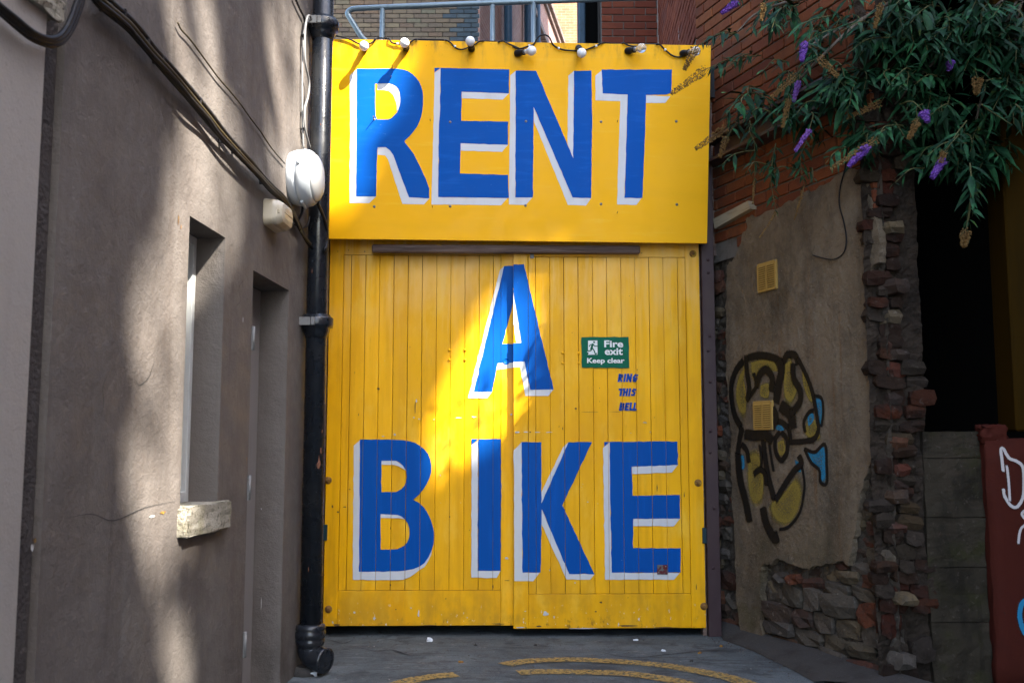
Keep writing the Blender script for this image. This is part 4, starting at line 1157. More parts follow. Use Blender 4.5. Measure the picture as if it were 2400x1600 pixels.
for px, py in zz(OR1, KR1, [(556, 322), (842, 640), (562, 248), (858, 1272)]) + zz(OR2, KR2, [(716, 600), (716, 1218)]):
    s, z = GT.px(px, py, SO)
    MB().tube([GT.at(s, z, SO - .003), GT.at(s, z + .004, SO + .028)], .0022, 6).build('nail', M['rust'], SG)
s, z = GT.px(740 + 430 / KR1, 80 + 628 / KR1, SO)
MB().tube([GT.at(s, z, SO - .003), GT.at(s, z + .005, SO + .05)], .003, 6).build('nail', M['rust'], SG)

# ------------------------------------------------------------------ festoon of bulbs along the sign's top
KF, OF1, OF2 = 4.704, (740, 0), (1200, 0)
FG = thing('festoon_lights', 'black cable of round festoon bulbs draped along the top of the yellow sign', 'string lights', GT.at((sl + sr) / 2, szt, SO))
fa = [(225, 395, 1), (330, 420, 1), (400, 447, 1), (480, 487, 1), (540, 492, 1), (600, 482, 1), (640, 455, 1), (662, 425, 1), (690, 425, -1), (780, 430, -1), (808, 430, 1), (840, 472, 1), (900, 487, 1), (975, 495, 1), (1040, 470, 1), (1080, 443, 1), (1112, 436, 1), (1150, 442, -1), (1400, 448, -1), (1436, 446, 1), (1480, 467, 1), (1530, 520, 1), (1600, 548, 1), (1680, 527, 1), (1760, 490, 1), (1800, 462, 1), (1842, 456, 1), (1880, 462, -1), (1990, 466, -1), (2022, 464, 1), (2060, 450, 1), (2120, 482, 1), (2240, 535, 1)]
fb = [(0, 512, 1), (80, 540, 1), (180, 512, 1), (240, 490, 1), (290, 412, 1), (350, 386, 1), (410, 412, 1), (450, 490, 1), (510, 535, 1), (600, 556, 1), (720, 562, 1), (810, 552, 1), (920, 512, 1), (1000, 474, 1), (1050, 482, -1), (1190, 490, -1), (1228, 476, 1), (1270, 497, 1), (1330, 512, 1), (1400, 512, 1), (1470, 500, -1), (1560, 498, -1), (1600, 490, 1), (1635, 497, 1), (1690, 552, 1), (1760, 610, 1), (1830, 632, 1), (1900, 612, 1), (1960, 567, 1), (2010, 530, 1)]
cp = []
for O, lst in ((OF1, fa), (OF2, fb)):
    for x, y, side in lst:
        cp.append(GT.pxw(O[0] + x / KF, O[1] + y / KF + (0 if side > 0 else -1), SO + (.014 if side > 0 else -.045)))
MB().tube(smooth_path(cp, 5), .0055, 8).build('cable', M['cable'], FG)
bulbs = [((836, 106), (0, -.40, .9), 'bulb'), ((929, 99), (.0, -.12, 1), 'bulb'), ((1080, 95), (-.05, .0, 1), 'bulb'), ((1221, 117), (.72, -.12, .65), 'bulb'), ((1336, 122), (.08, -.55, .75), 'bulb'), ((1474, 111), (.62, -.15, .75), 'bulb_clear'), ((1598, 118), (.5, -.2, .8), 'bulb_clear')]
BR = 0.0315
for (bx, by), dv, mt in bulbs:
    dvw = (GT.s * dv[0] + U3 * dv[1] + GT.n * dv[2]).normalized()
    lenb = .125
    offc = SO + .012 + lenb * dvw.dot(GT.n)
    c = GT.pxw(bx * 1.02041, by * 1.02041, offc)
    a0 = c - dvw * lenb
    so_ = MB().lathe(a0, dvw, [(.010, -.012), (.021, -.01), (.023, .0), (.023, .02), (.020, .025), (.019, .058), (.021, .06)], 16).build('socket', M['cable'], FG)
    prof = [(.014, .055), (.015, .078)]
    for k in range(1, 11):
        an = R(-62 + 152 * k / 10)
        prof.append((BR * math.cos(an), lenb + BR * math.sin(an)))
    MB().lathe(a0, dvw, prof, 20).build('bulb', M[mt], so_)
    MB().lathe(a0, dvw, [(.0152, .060), (.016, .064), (.0152, .070), (.016, .074), (.0145, .078)], 16).build('bulb_cap', M['steel'], so_)
for x, y in zz(OF1, KF, [(900, 485), (1535, 515)]) + zz(OF2, KF, [(190, 505), (515, 535), (928, 510), (1688, 552), (1960, 560)]):
    p = GT.pxw(x, y, SO + .014)
    MB().lathe(p - GT.s * .007, GT.s, [(.007, 0), (.0085, .002), (.0085, .012), (.007, .014)], 10).build('cable_clip', M['paper'], FG)

# ------------------------------------------------------------------ fire exit sign
fo_ = OFR + .004
q = [GT.px(1340 + x / KS, 760 + y / KS, fo_) for x, y in [(150, 192), (870, 188), (885, 665), (160, 668)]]
fs0, fs1 = (q[0][0] + q[3][0]) / 2, (q[1][0] + q[2][0]) / 2
fz0, fz1 = (q[2][1] + q[3][1]) / 2, (q[0][1] + q[1][1]) / 2
FE = thing('fire_exit_sign', 'green fire exit keep clear sign fixed to the gate', 'sign', GT.at((fs0 + fs1) / 2, fz0, fo_))
ol = hand([(fs0, fz0 + .002), (fs1, fz0), (fs1 - .002, fz1), (fs0 - .003, fz1 - .003)], .03, .0018)
MB().prism(GT, ol, fo_ - .003, fo_ + .002).build('plate', M['green_sign'], FE)


def text_mesh(txt, size, bold):
    cu = bpy.data.curves.new('text', 'FONT')
    cu.body = txt; cu.size = size; cu.offset = bold; cu.resolution_u = 3
    to = bpy.data.objects.new('text', cu)
    col.objects.link(to)
    dg = bpy.context.evaluated_depsgraph_get()
    ev = to.evaluated_get(dg)
    me = ev.to_mesh()
    vs = [v.co.copy() for v in me.vertices]; fs = [tuple(p.vertices) for p in me.polygons]
    ev.to_mesh_clear()
    bpy.data.objects.remove(to); bpy.data.curves.remove(cu)
    return vs, fs


def put_text(txt, x0, x1, y0, y1, name, parent):
    """fit the text into a pixel box of the close-up; baseline at y1"""
    vs, fs = text_mesh(txt, 1.0, 0.028)
    xs = [v.x for v in vs]; ys = [v.y for v in vs]
    mx0, mx1 = min(xs), max(xs)
    top = max(ys)
    A, B = GT.px(1340 + x0 / KS, 760 + y1 / KS, fo_ + .004), GT.px(1340 + x1 / KS, 760 + y0 / KS, fo_ + .004)
    mb = MB()
    for v in vs:
        s_ = A[0] + (v.x - mx0) / (mx1 - mx0) * (B[0] - A[0])
        z_ = A[1] + v.y / top * (B[1] - A[1])
        mb.vert(GT.at(s_, z_, fo_ + .0032))
    for f in fs: mb.face(f)
    o = mb.build(name, M['sign_white'], parent, fix=False)
    o['label'] = 'white words ' + txt
    return o


put_text('Fire', 498, 788, 245, 345, 'lettering', FE)
put_text('exit', 505, 782, 362, 462, 'lettering', FE)
put_text('Keep clear', 236, 808, 515, 588, 'lettering', FE)


def shape(pts, off, mb, holes=()):
    loops = [[Vector((*GT.px(1340 + x / KS, 760 + y / KS, off), 0)) for x, y in lp] for lp in [pts] + list(holes)]
    flat = [p for lp in loops for p in lp]
    idx = [mb.vert(GT.at(p.x, p.y, off)) for p in flat]
    for t in tessellate_polygon(loops): mb.face([idx[k] for k in t])


mb = MB(); shape([(250, 248), (392, 246), (397, 462), (245, 465), (262, 440), (232, 418), (250, 400)], fo_ + .0032, mb)
pg = mb.build('pictogram', M['sign_white'], FE, fix=False)
mb = MB()
shape([(342 + 15 * math.cos(k * .63), 272 + 15 * math.sin(k * .63)) for k in range(10)], fo_ + .0042, mb)
for pl, w in (([(320, 308), (300, 375)], 34), ([(322, 305), (285, 312), (268, 335)], 13), ([(330, 305), (352, 332), (392, 333)], 13), ([(300, 370), (293, 402), (245, 405)], 17), ([(318, 365), (345, 405), (362, 452), (385, 445)], 17)):
    for qd in stroke_poly(pl, w): shape(qd, fo_ + .0042, mb)
mb.build('running_figure', M['green_sign'], pg, fix=False)

# ------------------------------------------------------------------ steel post and jamb
po = 0.05
p_t, p_b = GT.px(1647, 575, po), GT.px(1668, 1485, po)
ps0, ps1 = GT.px(1657, 1200, po)[0] - .012, GT.px(1689, 1400, po)[0]
zt_p = GT.px(1650, 568, po)[1]
SP = thing('steel_post', 'dark maroon steel channel post between the gate and the plastered wall', 'post', GT.at((ps0 + ps1) / 2, 0, po))
MB().box(GT, ps0 + .006, ps1, 0.0, szt - .1, po - .12, po + .012, .003).build('channel', M['post'], SP)
MB().box(GT, ps0 - .022, ps0 + .004, 0.0, szb, -.06, .02, .002).build('side_strip', M['timber'], SP)
for py in (610, 640, 788, 822, 895, 1010, 1060, 1190, 1330):
    z = GT.px(1665, py, po)[1]
    MB().lathe(GT.at(ps0 + .05 + rnd.uniform(-.012, .012), z, po + .010), GT.n, [(.011, 0), (.010, .005), (.006, .009), (.001, .010)], 12).build('rivet', M['post'], SP)
LJ = MB().box(GT, el - .075, el - .006, 0.0, szb - .01, -.10, .02, .003).build('gate_jamb', M['timber'])
tag(LJ, 'narrow brown timber jamb of the gate behind the black downpipe', 'jamb')

# ------------------------------------------------------------------ flat-roofed passage behind the gate
PB = thing('passage_building', 'flat roofed passage behind the yellow gate and sign', 'building', GT.at(0, 0, -1))
MB().box(GT, -1.75, 1.42, szt - .30, szt - .08, -2.6, -.02).build('roof', M['dark_shade'], PB)
MB().box(GT, -1.75, 1.42, szb - .05, szt - .301, -.10, -.06).build('fascia', M['timber'], PB)
MB().box(GT, -1.75, 1.42, 0, szt - .301, -2.6, -2.5).build('back_wall', M['dark_shade'], PB)
MB().box(GT, -1.75, -1.5, 0, szt - .301, -2.49, -.06).build('side_wall', M['dark_shade'], PB)
MB().box(GT, 1.36, 1.42, 0, szt - .301, -2.49, -.30).build('side_wall', M['dark_shade'], PB)

# ------------------------------------------------------------------ handrail on the roof
HD = 7.6
HR = thing('handrail', 'grey blue steel tube handrail on the flat roof above the sign', 'railing', at_depth(1200, 100, HD))
q = lambda x, y, O=OF1: at_depth(O[0] + x / KF, O[1] + y / KF, HD)
MB().tube(smooth_path([q(560, 460), q(500, 400), q(430, 290), q(372, 195), q(352, 150), q(380, 115), q(450, 98), q(700, 85), q(1200, 65), q(1800, 40), q(2350, 22), q(600, 8, OF2), q(1000, -8, OF2), q(1700, -40, OF2)], 6), .0215, 12).build('top_rail', M['rail'], HR)
for x, y, O, r in ((735, 90, OF1, .020), (1950, 60, OF1, .020), (238, 30, OF2, .020)):
    p = q(x, y, O)
    mt = M['rail']
    MB().tube([p, Vector((p.x, p.y, szt - .25))], r, 12).build('post', mt, HR)

# ------------------------------------------------------------------ bricks
def brick_meshes(kind, n, m):
    out = []
    rb_ = random.Random(5 if kind == 'tidy' else 9)
    for i in range(n):
        bm = bmesh.new(); bmesh.ops.create_cube(bm, size=1.0)
        if kind == 'tidy':
            bmesh.ops.scale(bm, vec=(0.215, 0.06, 0.065), verts=bm.verts[:])
            bmesh.ops.bevel(bm, geom=bm.edges[:], offset=.004, segments=1, affect='EDGES')
            for v in bm.verts: v.co += Vector((rb_.uniform(-.0015, .0015), rb_.uniform(-.001, .001), rb_.uniform(-.0015, .0015)))
        else:
            bmesh.ops.subdivide_edges(bm, edges=bm.edges[:], cuts=1, use_grid_fill=True)
            for v in bm.verts:
                c = v.co
                k = 1.0 - 0.10 * (abs(c.x) > .4) * (abs(c.z) > .4) - 0.06 * ((abs(c.x) > .4) + (abs(c.y) > .4) + (abs(c.z) > .4) > 1)
                v.co = Vector((c.x * .215 * k, c.y * .09 * k, c.z * .070 * k)) + Vector((rb_.uniform(-.009, .009), rb_.uniform(-.012, .012), rb_.uniform(-.006, .006)))
        bmesh.ops.recalc_face_normals(bm, faces=bm.faces[:])
        me = bpy.data.meshes.new('brick' if kind == 'tidy' else 'stone')
        bm.to_mesh(me); bm.free()
        me.materials.append(m)
        out.append(me)
    return out


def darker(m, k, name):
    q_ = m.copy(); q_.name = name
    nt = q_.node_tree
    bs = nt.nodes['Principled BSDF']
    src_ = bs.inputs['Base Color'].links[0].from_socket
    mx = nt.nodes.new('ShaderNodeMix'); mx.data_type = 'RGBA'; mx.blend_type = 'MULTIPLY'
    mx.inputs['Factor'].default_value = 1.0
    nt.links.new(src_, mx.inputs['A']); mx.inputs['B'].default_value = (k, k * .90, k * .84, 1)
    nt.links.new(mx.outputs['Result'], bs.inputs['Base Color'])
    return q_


M['brick_soot'] = darker(M['brick_old'], .46, 'sooty brick')  # shade of the broken end multiplied into its brick, stone and mortar colours
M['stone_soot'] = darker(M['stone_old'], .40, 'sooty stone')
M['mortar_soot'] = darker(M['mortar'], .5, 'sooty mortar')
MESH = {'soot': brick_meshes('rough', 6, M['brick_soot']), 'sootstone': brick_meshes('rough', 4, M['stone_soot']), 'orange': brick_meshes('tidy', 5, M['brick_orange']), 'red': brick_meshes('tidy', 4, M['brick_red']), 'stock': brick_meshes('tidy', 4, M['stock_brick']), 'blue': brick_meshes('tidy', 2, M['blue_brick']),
        'old': brick_meshes('rough', 8, M['brick_old']), 'rubble': brick_meshes('rough', 8, M['stone_old'])}


def put_brick(name, me, fr, s, z, off, parent, length=.215, height=.065, jit=0.0, rb_=rnd, depth=None):
    o = bpy.data.objects.new(name, me)
    col.objects.link(o)
    o.location = fr.at(s, z, off)
    rm = fr.rot().to_4x4()
    if jit:
        rm = rm @ Matrix.Rotation(rb_.uniform(-jit, jit), 4, 'Y') @ Matrix.Rotation(rb_.uniform(-jit, jit), 4, 'Z')
    o.rotation_euler = rm.to_euler()
    o.scale = (length / .215, 1.0 if depth is None else depth, height / .065)
    set_parent(o, parent)
    return o


def course_bricks(fr, s0, s1, z0, z1, kind, parent, off=-.022, course=.075, skip=None, pick=None, flem=False):
    """stretcher-bond bricks; their faces stand a little proud of the bedding"""
    nrow = int((z1 - z0) / course)
    for r_ in range(nrow):
        z = z0 + (r_ + .5) * course
        s = s0 - (.1125 if r_ % 2 else 0.0)
        while s < s1 - .02:
            a_, b_ = max(s, s0) + .005, min(s + .225, s1) - .005
            s += .225
            if b_ - a_ < .03: continue
            cs = (a_ + b_) / 2
            if skip and skip(cs, z): continue
            k = pick(cs, z) if pick else kind
            put_brick('brick', rnd.choice(MESH[k]), fr, cs, z, off + rnd.uniform(-.002, .002), parent, b_ - a_, .065)


# ------------------------------------------------------------------ buildings seen above the sign
# pier of red brick close behind the roof
PY = 9.7
PF = Frame((0, PY, 0), (1, 0, 0), (0, -1, 0))
ps_0, ps_1 = PF.px(1200 + 985 / KF, 50)[0], PF.px(1200 + 1608 / KF, 50)[0]
RB = thing('red_brick_building', 'red brick building with a pier and tall back wall behind the yellow sign', 'building', PF.at(ps_0, 0))
zp0, zp1 = PF.px(1450, 125)[1], PF.px(1450, -25)[1]
zp0 = math.floor(zp0 / .075) * .075
MB().box(PF, ps_0, ps_1 - .002, 0, 13.0, -.60, -.012).build('pier', M['mortar_pale'], RB)
course_bricks(PF, ps_0, ps_1, zp0, zp1 + .1, 'red', RB, off=-.031)
# side wall running back towards the lane
e0, e1 = PF.at(ps_1, 0), RW.at(-.34, 0, -.03)
dv = (e1 - e0); L1 = Vector((dv.x, dv.y, 0)).length
SW = Frame(e0, (dv.x, dv.y, 0), (-dv.y, dv.x, 0) if (-dv.y) < 0 else (dv.y, -dv.x, 0))
SW.n = Vector((-abs(SW.s.y), SW.s.x * (1 if SW.s.y < 0 else -1), 0)).normalized()
if SW.n.dot(EYE - SW.o) < 0: SW.n = -SW.n
MB().box(SW, 0.003, L1 - .004, 0, 13.0, -.25, -.012).build('side_wall', M['mortar_pale'], RB)
course_bricks(SW, .005, L1 - .01, math.floor(4.2 / .075) * .075, 5.75, 'red', RB, off=-.031)
# dark recess beside the pier
RC0, RC1 = PF.px(1374, 50)[0], ps_0
MB().box(PF, RC0 - .07, RC0 - .005, 0, 13.0, -.35, -.05, .01).build('door_post', M['pipe_blue'], RB)
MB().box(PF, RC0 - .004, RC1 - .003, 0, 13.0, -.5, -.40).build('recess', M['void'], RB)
MB().box(PF, ps_1 + .3, ps_1 + 6.0, 0, 16.0, -9.0, -.7).build('main_block', M['bricktex_red'], RB)

# grey stock brick building
GY = 15.0
GF = Frame((0, GY, 0), (1, 0, 0), (0, -1, 0))
gx0, gx1 = GF.px(740, 50)[0] - .6, GF.px(1124, 50)[0]
SB = thing('stock_brick_building', 'buff grey stock brick building behind the handrail', 'building', GF.at(gx1, 0))
zg0, zg1 = GF.px(900, 112)[1], GF.px(900, -14)[1]
zg0 = math.floor(zg0 / .075) * .075
wall_uv(GF, gx0 - 6, gx1, 0, zg0, -.03, 'lower_wall', M['bricktex_grey'], SB, .4)
MB().box(GF, gx0 - 6, gx1, zg0 + .001, zg1 + .3, -.40, -.03).build('wall', M['mortar'], SB)
wall_uv(GF, gx0 - 6, gx1, zg1 + .301, 12.0, -.03, 'upper_wall', M['bricktex_grey'], SB, .4)
bxa, bza = GF.px(1060, 60)
course_bricks(GF, gx0, gx1, zg0, zg1 + .15, 'stock', SB, off=-.045, pick=lambda s, z: 'blue' if (s > bxa + .08 * math.sin(z * 9) + rnd.uniform(-.25, .2) and bza - .3 < z < bza + .33) else 'stock')
# pinkish side of that terrace running back
a = R(10.9)
TF = Frame((gx1 + .004, GY + .02, 0), (math.sin(a), math.cos(a), 0), (math.cos(a), -math.sin(a), 0))
TB = thing('pink_brick_terrace', 'pink brick side wall with projecting ledges running back behind the handrail', 'building', TF.at(0, 0))
wall_uv(TF, 0, 9.5, 0, 11.2, 0, 'wall', M['bricktex_pink'], TB, .35)
MB().box(TF, 0, 9.5, 11.2, 11.32, -.3, .10, .01).box(TF, .0, 9.5, 11.0, 11.08, .001, .06, .008).build('eaves_ledge', M['timber'], TB)
MB().box(TF, 3.2, 9.5, 10.0, 10.14, .001, .12, .01).build('string_course', M['timber'], TB)
for px, r in ((1191, .075), (1238, .085), (1259, .07)):
    d = ray(px, 50)
    # where the sight line meets the terrace wall, pipe stands just off it
    s_, z_ = TF.px(px, 50, .1)
    p = TF.at(s_, 0, .1)
    MB().tube([p, p + U3 * 11.0], r, 10).build('drainpipe', M['pipe_blue'], TB)
# sunlit far wall
YF = 26.0
FF = Frame((0, YF, 0), (1, 0, 0), (0, -1, 0))
f0, f1 = FF.px(1250, 50)[0], FF.px(1362, 50)[0]
FB = thing('sunlit_brick_building', 'far buff brick wall in full sun behind the red pier', 'building', FF.at(f0, 0))
wall_uv(FF, f0, f1, 0, 15, 0, 'wall', M['bricktex_buff'], FB, .5)

# ------------------------------------------------------------------ plastered wall on the far side of the gate
WB = thing('ruined_wall', 'old brick wall with broken stained plaster and graffiti beside the gate', 'wall', RW.at(0, 0))
WTOP = 4.6
s_far = -.36
MB().box(RW, s_far, sc_ - .03, 0, WTOP, -.17, -.045).build('masonry_core', M['mortar'], WB)


def crumbly(fr, s0, s1, z0, z1, base, amp, cell, seed):
    """lumpy weathered bedding face"""
    mb = MB()
    ns, nz = max(2, int((s1 - s0) / cell)), max(2, int((z1 - z0) / cell))
    idx = []
    for i in range(ns + 1):
        row = []
        for k in range(nz + 1):
            a_, b_ = s0 + (s1 - s0) * i / ns, z0 + (z1 - z0) * k / nz
            h = mnoise.fractal(Vector((a_ * 9 + seed, b_ * 9, seed * 3)), 1.0, 2.0, 4)
            g_ = mnoise.fractal(Vector((a_ * 40, b_ * 40 + seed, seed)), 1.0, 2.0, 3)
            row.append(mb.vert(fr.at(a_, b_, base + amp * h + amp * .45 * g_)))
        idx.append(row)
    for i in range(ns):
        for k in range(nz):
            mb.face((idx[i][k], idx[i + 1][k], idx[i + 1][k + 1], idx[i][k + 1]), False)
    return mb


wbz = RW.px(1760, 500)[1]


def to_rw(pts, off=0.0): return [RW.px(x * 1.02041, y * 1.02041, off) for x, y in pts]


PLA = [(1700, 1470), (1688, 1300), (1680, 1150), (1678, 1029), (1672, 930), (1668, 839), (1663, 706), (1670, 632), (1669, 610), (1690, 589), (1700, 560), (1705, 539), (1716, 522), (1712, 504), (1725, 497), (1755, 487), (1792, 476), (1806, 462), (1830, 454), (1868, 438), (1905, 416), (1928, 397), (1960, 385), (1988, 392), (1991, 423), (1995, 450), (2008, 500), (2018, 555), (2018, 602), (2001, 609), (1999, 650), (1998, 706), (1996, 792), (2003, 850), (2004, 906), (2001, 972), (2007, 1036), (1992, 1080), (1980, 1111), (1968, 1160), (1965, 1205), (1956, 1255), (1946, 1299), (1928, 1287), (1900, 1293), (1868, 1299), (1850, 1308), (1830, 1302), (1800, 1290), (1782, 1280), (1770, 1296), (1752, 1295), (1746, 1336), (1744, 1430), (1752, 1480), (1757, 1510), (1728, 1502)]
crumbly(RW, s_far, sc_ + .01, 0, 3.3, -.026, .016, .018, 3.1).build('mortar_face', M['mortar'], WB, fix=False)
poly = hand(hand(to_rw(PLA, .02), .06, .016), .018, .007)


def relief(s_, z_):
    return .016 + .009 * mnoise.fractal(Vector((s_ * 2.3, z_ * 2.0, 4.2)), 1.0, 2.0, 3) + .0016 * mnoise.noise(Vector((s_ * 22, z_ * 22, 1.3)))


def inside(p, pl):
    x, y = p; c = False
    for i in range(len(pl)):
        (x1, y1), (x2, y2) = pl[i], pl[i - 1]
        if (y1 > y) != (y2 > y) and x < (x2 - x1) * (y - y1) / (y2 - y1) + x1: c = not c
    return c


rp_ = random.Random(31)
pts2 = [Vector(p) for p in poly]
nb = len(pts2)
sa, sb_ = min(p[0] for p in poly), max(p[0] for p in poly)
za, zb2 = min(p[1] for p in poly), max(p[1] for p in poly)
gx = sa
while gx < sb_:
    gz = za
    while gz < zb2:
        p = (gx + rp_.uniform(-.006, .006), gz + rp_.uniform(-.006, .006))
        if inside(p, poly): pts2.append(Vector(p))
        gz += .022
    gx += .022
cv, ce, cf, _, _, _ = delaunay_2d_cdt(pts2, [(k, (k + 1) % nb) for k in range(nb)], [], 1, 1e-6)
mb = MB()
for v in cv: mb.vert(RW.at(v.x, v.y, relief(v.x, v.y)))
for f in cf: mb.face(f, True)
bk = [mb.vert(RW.at(p[0], p[1], -.03)) for p in poly]
fr_ = [mb.vert(RW.at(p[0], p[1], relief(*p))) for p in poly]
for k in range(nb): mb.face((fr_[k], bk[k], bk[(k + 1) % nb], fr_[(k + 1) % nb]))
plo = mb.build('plaster', M['plaster'], WB)


hidden = lambda s, z: all(inside((s + ds, z + dz), poly) for ds in (-.11, 0, .11) for dz in (-.03, .03))
z_b0 = RW.px(1760 * 1.0204, 512 * 1.0204)[1]
z_b0 = math.floor(z_b0 / .075) * .075 - .225
course_bricks(RW, s_far, sc_ - .02, z_b0, 4.65, 'orange', WB, off=-.026, skip=lambda s, z: hidden(s, z) or z < z_b0 + .2 - s * .1)
MB().box(RW, s_far + .001, sc_ - .031, z_b0 + .1, WTOP - .001, -.044, -.008).build('joint_mortar', M['mortar_pale'], WB)
# soldier course where the plaster is gone
# rougher old bricks below: strip by the post and the hole low down
def rubble(fr, s0, s1, z0, z1, mix, parent, pitch=.078, skip=None, off=-.035, seed=1, lens=(.10, .22), biglow=None, poly_keep=None, kinds=('old', 'rubble')):
    rb_ = random.Random(seed)
    z = z0
    while z < z1:
        hgt = pitch * rb_.uniform(.85, 1.2)
        if biglow and z < biglow: hgt *= rb_.uniform(1.3, 2.0)
        s = s0 - rb_.uniform(0, .1)
        while s < s1:
            ln = rb_.uniform(*lens) * (1.4 if biglow and z < biglow else 1)
            cs = s + ln / 2
            s += ln + .008
            if cs < s0 or cs + ln * .3 > s1 + .05: continue
            if skip and skip(cs, z + hgt / 2): continue
            if rb_.random() < .05: continue
            oo = off - .022 if (poly_keep is not None and any(inside((cs + ds, z + hgt / 2 + dz), poly_keep) for ds in (-.12, -.06, 0, .06, .12) for dz in (-.04, 0, .04))) else off
            k = kinds[0] if rb_.random() < mix else kinds[1]
            put_brick('stone', rb_.choice(MESH[k]), fr, cs, z + hgt / 2 + rb_.uniform(-.006, .006), oo + rb_.uniform(-.020, .014 if oo == off else -.004), parent, ln, hgt * .95, .10, rb_)
        z += hgt


rubble(RW, s_far, sc_, 0.0, z_b0, .5, WB, skip=lambda s, z: all(inside((s + ds, z + dz), poly) for ds in (-.07, 0, .07) for dz in (-.03, .03)), seed=4, biglow=.30, poly_keep=poly, pitch=.070)
# pale timber block
tb = to_rw([(1636, 503), (1716, 461), (1721, 479), (1640, 525)], .05)
MB().prism(RW, tb, -.02, .045).build('timber_block', M['timber_pale'], WB)
# steel beam bearing on the brickwork
b0 = to_rw([(1636, 381)], .05)[0]; b1s = sc_ - .25
zb_ = b0[1]
BM = MB()
BM.box(RW, b0[0], b1s, zb_ - .005, zb_ + .015, -.02, .13, .002).box(RW, b0[0], b1s, zb_ + .135, zb_ + .155, -.02, .13, .002).box(RW, b0[0] + .03, b1s, zb_ + .016, zb_ + .134, .03, .05, .001)
BM.build('steel_beam', M['post'], WB)
# louvred vents


def vent(pxs, label):
    c = [RW.px(x * 1.0, y * 1.0, .022) for x, y in pxs]
    s0, s1 = (c[0][0] + c[3][0]) / 2, (c[1][0] + c[2][0]) / 2
    z1, z0 = (c[0][1] + c[1][1]) / 2, (c[2][1] + c[3][1]) / 2
    V = thing('wall_vent', label, 'vent', RW.at((s0 + s1) / 2, z0, .02), 'vents in the plastered wall')
    ms = (s0 + s1) / 2; w = (s1 - s0)
    MB().box(RW, s0, s1, z0, z1, .008, .021 + .008, .002).build('plate', M['vent'], V)
    n = 11
    for k in range(n):
        z = z0 + (z1 - z0) * (.13 + .74 * k / (n - 1))
        for a_, b_ in ((s0 + w * .10, ms - w * .05), (ms + w * .05, s1 - w * .10)):
            mbv = MB()
            d_ = .006
            mbv.quad(RW.at(a_, z + .004, .0292), RW.at(b_, z + .004, .0292), RW.at(b_, z - .004, .0292 + d_), RW.at(a_, z - .004, .0292 + d_))
            mbv.quad(RW.at(a_, z + .0045, .0292), RW.at(a_, z - .004, .0297 + d_), RW.at(b_, z - .004, .0297 + d_), RW.at(b_, z + .0045, .0292))
            mbv.build('slat', M['vent'], V)
            mbv = MB(); mbv.quad(RW.at(a_, z - .0062, .0294), RW.at(b_, z - .0062, .0294), RW.at(b_, z - .0038, .0294), RW.at(a_, z - .0038, .0294))
            mbv.build('slot', M['void'], V, fix=False)
    for a_, b_ in ((s0 + .006, z0 + .006), (s1 - .006, z0 + .006), (s0 + .006, z1 - .006), (s1 - .006, z1 - .006)):
        MB().lathe(RW.at(a_, b_, .0285), RW.n, [(.004, 0), (.003, .003), (.001, .0035)], 8).build('screw', M['steel'], V)
    return V


M['vent'] = mat('yellow vent paint', (0.42, 0.27, 0.075), 0.5, [(30, ONE, (0.26, 0.16, 0.05), 0.5, 0.75, 0.6)])
vent([(1774, 621), (1820, 607), (1822, 675), (1778, 688)], 'yellow louvred vent high on bare plaster above the graffiti')
vent([(1766, 941), (1811, 937), (1812, 1006), (1767, 1009)], 'yellow louvred vent in the middle of the graffiti')

# graffiti
K7, O7, K8, O8 = 2.94, (1600, 550), 2.614, (1600, 1000)
GO = .0028


def gra(pts, O, K): return [RW.px(O[0] + x / K, O[1] + y / K, GO) for x, y in pts]


class OnPlaster:
    def at(self, u, v, off=0.0): return RW.at(u, v, off + relief(u, v))


RP_ = OnPlaster()


def soft_fill(pts, off, mb):
    """sprayed patch, its edge thinning out"""
    pl = [Vector((*p, 0)) for p in pts]
    c = sum(pl, Vector()) / len(pl)
    big = smooth_path([(p.x, p.y, 0) for p in pl + [pl[0]]], 4)[:-1]
    o_ = [mb.vert(RP_.at(*(c + (p - c) * 1.08)[:2], off), 0.0) for p in big]
    i_ = [mb.vert(RP_.at(*(c + (p - c) * .80)[:2], off), .56) for p in big]
    n = len(big)
    for k in range(n): mb.face((o_[k], o_[(k + 1) % n], i_[(k + 1) % n], i_[k]))
    m_ = [mb.vert(RP_.at(*(c + (p - c) * .45)[:2], off), .42) for p in big]
    for k in range(n): mb.face((i_[k], i_[(k + 1) % n], m_[(k + 1) % n], m_[k]))
    i_ = m_
    cc = mb.vert(RP_.at(c.x, c.y, off), .34)
    for k in range(n): mb.face((i_[k], i_[(k + 1) % n], cc))


KG, OG = 1.96, (1200, 800)
mb = MB()
for pts in ([(1085, 100), (1045, 170), (1035, 270), (1060, 340), (1085, 330), (1085, 230), (1075, 170)], [(1105, 95), (1160, 80), (1225, 95), (1235, 140), (1190, 120), (1150, 140), (1120, 180), (1105, 140)],
            [(1260, 90), (1295, 80), (1300, 170), (1320, 230), (1290, 290), (1260, 260), (1255, 160)], [(1150, 200), (1190, 190), (1190, 260), (1150, 250)], [(1095, 510), (1140, 500), (1160, 560), (1170, 680), (1150, 750), (1110, 740), (1090, 640)],
            [(1200, 740), (1260, 690), (1320, 620), (1348, 690), (1325, 790), (1275, 845), (1220, 825), (1195, 770)], [(1230, 460), (1260, 450), (1268, 510), (1240, 525)], [(1365, 360), (1390, 330), (1420, 400), (1428, 450), (1380, 450), (1355, 420)], [(1340, 120), (1370, 190), (1395, 280), (1375, 270), (1345, 190)]):
    soft_fill(gra(pts, OG, KG), GO, mb)
o = mb.build('graffiti', M['spray_yellow'], WB, fix=False); o['label'] = 'yellow sprayed patches of the graffiti'
mb = MB()
